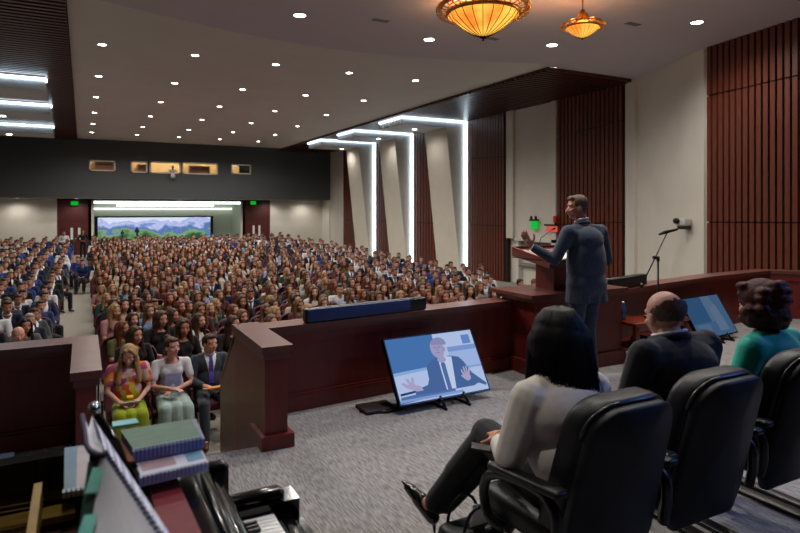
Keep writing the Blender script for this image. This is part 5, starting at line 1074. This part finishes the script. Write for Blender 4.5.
# positions
def parapet_line(px):
    if px < 74: return 352 - (px) * .1
    if px < 101: return 340
    if px < 222: return 999
    if px < 242: return 388 - (px - 222) * 3.2
    if px < 492: return 324 - (px - 262) * .113
    return 292
def proj(X, Y, Z):
    T = R(27.85); s, c = math.sin(T), math.cos(T); d = X * s + Y * c; return 400 + 600 * (X * c - Y * s) / d, 209 + 600 * (1.75 - Z) / d, d
slots = []
for i in range(34):
    y = 7.75 + i * .98
    for j in range(21):
        x = .47 + j * .56; 
        if i == 0 and j < 3: continue
        if i % 2: x += .2
        slots.append((x, y, 'main', i, j))
    if i >= 2:
        for j in range(7): slots.append((-.78 - j * .56, y, 'left', i, j))
vis = []
for x, y, sec, i, j in slots:
    px, py, d = proj(x, y, hallz(y) + 1.25)
    if px < -12 or py > parapet_line(px) + 3 or px > 492: continue
    vis.append((d, x, y, sec, i, j, px, py))
vis.sort()
# protos are moved to far storage first: their first placement uses the object itself
used = set(); far_f = []; groups = {}
side_words = lambda px: 'at far left' if px < 60 else 'left of centre' if px < 180 else 'mid-left' if px < 260 else 'mid-right' if px < 380 else 'at right'
seatp = seat_proto(True); seatl = seat_proto(False); tag(seatl, 'x', 'seat'); su = [0, 0]
stuffP, stuffS = [], []
special = {}
nP = 0; rr_ = random.Random(5); lastp = None
for n_, (d, x, y, sec, i, j, px, py) in enumerate(vis):
    men = sec == 'left' or x > 8.6 + .15 * math.sin(y) or (y > 34 and rr_.random() < .6) or rr_.random() < .05
    if sec == 'left' and rr_.random() < .1: men = False
    pool = protoM if men else protoF
    while True:
        pi = rr_.randrange(len(pool))
        if pi != lastp: break
    lastp = pi
    if men and pi in (3, 7) and rr_.random() < .55: pi = rr_.choice((0, 1, 4, 6))
    if sec == 'main' and i < 34 and (sec, i, j) == ('main', 0, 3): pass
    if sec == 'left' and j == 0 and i in SPEC: continue
    empty = rr_.random() < .03 and d > 9.5
    tx, ty = 4.7 - x, 4.9 - y; rz = math.atan2(ty, tx) - math.pi / 2; rz = math.pi + ((rz - math.pi + math.pi) % (2 * math.pi) - math.pi) * .55 + rr_.gauss(0, .24)
    scl = rr_.uniform(.95, 1.06) * (1.05 if men else 1); loc = (x + rr_.gauss(0, .045), y + rr_.gauss(0, .035) + .02, hallz(y)); sloc = (x, y, hallz(y))
    if nP < 296 and not empty:
        src, txt, a, h = pool[pi]; key = (men, pi)
        if key in used: o = copy_tree(src)
        else: o = src; used.add(key)
        zone = 'in the left block %s' % (['front', 'front', 'middle'][min(2, i // 6)]) if sec == 'left' else ('near the aisle' if x < 2 else 'in the centre block' if x < 8.6 else 'on the right side of the centre block')
        rw = 'in the %s row' % ['first', 'second', 'third', 'fourth', 'fifth', 'sixth'][i] if i < 6 else 'several rows back' if i < 14 else 'far back'
        if px < 60 and d < 12: rw = 'behind the left parapet'; zone = ''
        seatn = ('seat %s from the aisle' % ['one', 'two', 'three', 'four', 'five', 'six', 'seven', 'eight', 'nine', 'ten', 'eleven', 'twelve'][j]) if (i < 6 and j < 12 and sec == 'main') else ''
        lab = ' '.join(('%s %s %s' % (txt, rw, seatn or zone)).split()); lab = lab if len(lab.split()) <= 16 else lab.replace(' in the ', ', '); grp = 'seated audience'
        place(o, loc, rz, lab, 'person', grp, scl); nP += 1
    else:
        if not empty: stuffP.append((pool[pi][0], loc, rz, scl))
    if n_ < 296:
        small = d > 12; src = seatl if small else seatp
        if su[small]: o = copy_tree(src)
        else: o = src; su[small] = 1
        lab = 'maroon upholstered theatre seat %s' % ('in the %s row, %s' % (['first', 'second', 'third', 'fourth', 'fifth', 'sixth', 'seventh', 'eighth'][i], ('number %s from the aisle' % ['one', 'two', 'three', 'four', 'five', 'six', 'seven', 'eight', 'nine', 'ten', 'eleven', 'twelve', 'thirteen', 'fourteen', 'fifteen', 'sixteen', 'seventeen', 'eighteen', 'nineteen', 'twenty', 'twenty-one'][j])) if (i < 8 and sec == 'main') else 'in the left block' if sec == 'left' else 'further back in the centre block')
        place(o, sloc, math.pi, lab, 'seat', 'maroon theatre seats')
    else: stuffS.append(sloc)
for k in range(3):
    o = copy_tree(seatp); place(o, ((.47, .95, 1.43)[k], 7.75, FZ), math.pi, 'maroon front-row theatre seat under the %s' % ['woman in floral top', 'woman in white tee', 'man in grey suit'][k], 'seat')
for pool in (protoF, protoM):
    for pi, (b, *_r) in enumerate(pool):
        if (pool is protoM, pi) not in used: place(b, (1 + pi * .56, 41.3, hallz(41)), math.pi, _r[0] + ' in the very last row', 'person', 'seated audience')
# the rest of the crowd as one object
def join(items, name, label, cat, with_children=True):
    V_, F_, MI, mats = [], [], [], []; off = 0
    for src, loc, rz, scl in items:
        Mx = Matrix.Translation(loc) @ Matrix.Rotation(rz, 4, 'Z') @ Matrix.Scale(scl, 4)
        for o in [src] + (list(src.children) if with_children else []):
            nm = o.name.split('.')[0]
            if nm in ('shoe', 'trousers', 'skirt', 'lips', 'eyebrows'): continue
            me = o.data; n = len(me.vertices); co = np.empty(n * 3); me.vertices.foreach_get('co', co); co = co.reshape(-1, 3) @ np.array(Mx.to_3x3()).T + np.array(Mx.translation); V_.append(co)
            mi = [];
            for mm in me.materials:
                if mm not in mats: mats.append(mm)
                mi.append(mats.index(mm))
            for p in me.polygons: F_.append([v + off for v in p.vertices]); MI.append(mi[p.material_index])
            off += n
    me = bpy.data.meshes.new(name); me.from_pydata(np.concatenate(V_).tolist(), [], F_)
    for mm in mats: me.materials.append(mm)
    me.polygons.foreach_set('material_index', MI); me.polygons.foreach_set('use_smooth', [True] * len(F_)); o = bpy.data.objects.new(name, me); C.objects.link(o)
    o['kind'] = 'stuff'; tag(o, label, cat); return o
low = {}
def lowres(src):
    if src.name in low: return low[src.name]
    t = bpy.data.objects.new('lowbody', None); kids = []
    def dec(o):
        c = o.copy(); C.objects.link(c); c.parent = None; c.location = (0, 0, 0); c.rotation_euler = (0, 0, 0); c.scale = (1, 1, 1)
        md = c.modifiers.new('d', 'DECIMATE'); md.ratio = .16; dg = bpy.context.evaluated_depsgraph_get(); me = bpy.data.meshes.new_from_object(c.evaluated_get(dg)); bpy.data.objects.remove(c)
        q = bpy.data.objects.new(o.name.split('.')[0], me); return q
    parts = [dec(src)] + [dec(c) for c in src.children if c.name.split('.')[0] not in ('shoe', 'trousers', 'skirt', 'lips', 'eyebrows', 'eyes')]
    low[src.name] = parts; return parts
items = []
for src, loc, rz, scl in stuffP:
    for p in lowres(src): items.append((p, loc, rz, scl))
join(items, 'distant_audience', 'mass of seated people filling the far rows of the hall', 'crowd', False)
join([(seatl, l_, math.pi, 1) for l_ in stuffS], 'distant_seats', 'maroon theatre seats of the far rows, mostly hidden by people', 'seats', False)
for q in low.values():
    for p in q: bpy.data.objects.remove(p)

# named figures at the aisle end of the left block
def special(i, lk, Jx, lab, rz=0):
    b = person_meshes('person', dict(SEAT_J, **Jx), lk, .011); place(b, (-.78, 7.75 + i * .98, hallz(7.75 + i * .98)), math.pi + rz, lab)
    o = copy_tree(seatl); place(o, (-.78, 7.75 + i * .98, hallz(7.75 + i * .98)), math.pi, 'maroon seat under the ' + lab.split(' with ')[0].split(',')[0], 'seat', 'maroon theatre seats')
dk = fabric('111218', '171820')
special(2, dict(fem=False, skin='bb8572', top=fabric('3a3c44', '44464f'), topname='suit_jacket', sleeve=.97, legs=dk, hair=hairm('8a8580', 'a09c96'), style='balding', face=(-.2, 1, -.05)), {}, 'bald grey-haired man low behind the left parapet')
special(4, dict(fem=False, girth=1.15, skin='bb8572', top=fabric('1c2028', '252a33'), topname='suit_jacket', sleeve=.97, shirt=mat('shirt_white', 'd5d6dc', .7), tie=fabric('5a1420'), legs=dk, hair=hairm('8a8580', 'a09c96'), style='short', face=(-.25, 1, 0)), {}, 'grey-haired man in dark suit and red tie behind left parapet')
special(6, dict(fem=False, skin='b5806c', top=fabric('16181d', '1e2026'), topname='suit_jacket', sleeve=.97, shirt=mat('shirt_white', 'd5d6dc', .7), legs=dk, hair=hairm('5f4326', '6c4d30'), style='short', face=(-.1, 1, -.35)), dict(che=(0, .1, .84), nb=(0, .17, .96), hd=(0, .24, 1.08), sh=(.19, .14, .92), el=(.22, .28, .66), wr=(.06, .45, .62)), 'young man leaning forward with clasped hands at the aisle')
special(7, dict(fem=False, skin='b5806c', top=fabric('162a5a', '1d3468'), topname='suit_jacket', sleeve=.97, legs=dk, hair=hairm(*HC['brown']), style='short', face=(-.2, 1, 0)), dict(kn=((-.3, .4, .48), (.12, .44, .5)), an=((-.72, .55, .12), (.12, .46, .09)), toe=((-.86, .62, .2), (.13, .6, .03))), 'man in blue jacket with one leg stretched into the aisle', .1)
# individual onlookers with their own places
def extra(pool, pi, loc, rz, lab, scl=1): o = copy_tree(pool[pi][0]); place(o, loc, rz, lab, 'person', None, scl); o.pop('group', None) if 'group' in o else None; return o
def stander(lk, lab, loc, rz):
    J = dict(pel=(0, 0, .93), bel=(0, .01, 1.08), che=(0, 0, 1.28), nb=(0, .02, 1.45), hd=(0, .05, 1.6), sh=(.19, 0, 1.38), el=(.24, .0, 1.1), wr=(.1, .18, 1.05), hip=(.09, 0, .9), kn=(.1, .02, .5), an=(.1, .0, .09), toe=(.12, .14, .03))
    b = person_meshes('person', J, dict(lk, face=(0, 1, -.05)), .013); return place(b, loc, rz, lab)
x, _ = gy_(64, 250, 39); stander(dict(fem=False, skin='a8725c', top=fabric('b9bac0', 'c6c7cc'), topname='shirt', sleeve=.97, legs=fabric('111218', '171820'), hair=hairm(*HC['dark']), style='short'), 'man in white shirt and dark trousers standing by the rear left door', (x, 39, hallz(39)), math.pi)
x, _ = gy_(83, 250, 40.5); stander(dict(fem=True, skin='a8725c', top=fabric('121214', '1a1a1e'), sleeve=.97, legs=fabric('111218', '171820'), hair=hairm(*HC['dark']), style='bun'), 'person in black standing at the back end of the aisle', (x, 40.5, hallz(40)), math.pi)
for k, px in enumerate((83, 78)):
    y = 25.5 + k * 1.4; x, _ = gy_(px, 260, y); extra(protoM, (3, 7)[k], (x, y, hallz(y)), math.pi - .2, ['man in blue jacket seated at the centre of the far aisle', 'man in blue jacket just behind another on the far aisle'][k], 1.0)
    o = copy_tree(seatp); place(o, (x, y, hallz(y)), math.pi - .2, ['maroon seat under the nearer man sitting in the far aisle', 'maroon seat under the farther man sitting in the far aisle'][k], 'seat')
for k, px in enumerate((519, 533.5)):
    p = gl(px, 276, 15.2); zz = p.z - 1.27
    p2 = ray(px, 278, 16.5); extra(protoM, 0 if k == 0 else 4, (p2.x, p2.y, p2.z - 1.27), math.pi + .3, ['dark-haired youth seen over the block under the lectern, left one', 'dark-haired youth seen over the block under the lectern, right one'][k], 1.0)
# man in the booth
x, z = gy_(172.5, 166, YB + 1.2); stander(dict(fem=False, skin='b5806c', top=fabric('b9bac0', 'c6c7cc'), topname='shirt', sleeve=.97, legs=dk, hair=hairm(*HC['dark']), style='short'), 'person in white shirt standing behind the middle booth window', (x, YB + 1.1, 3.0), math.pi)
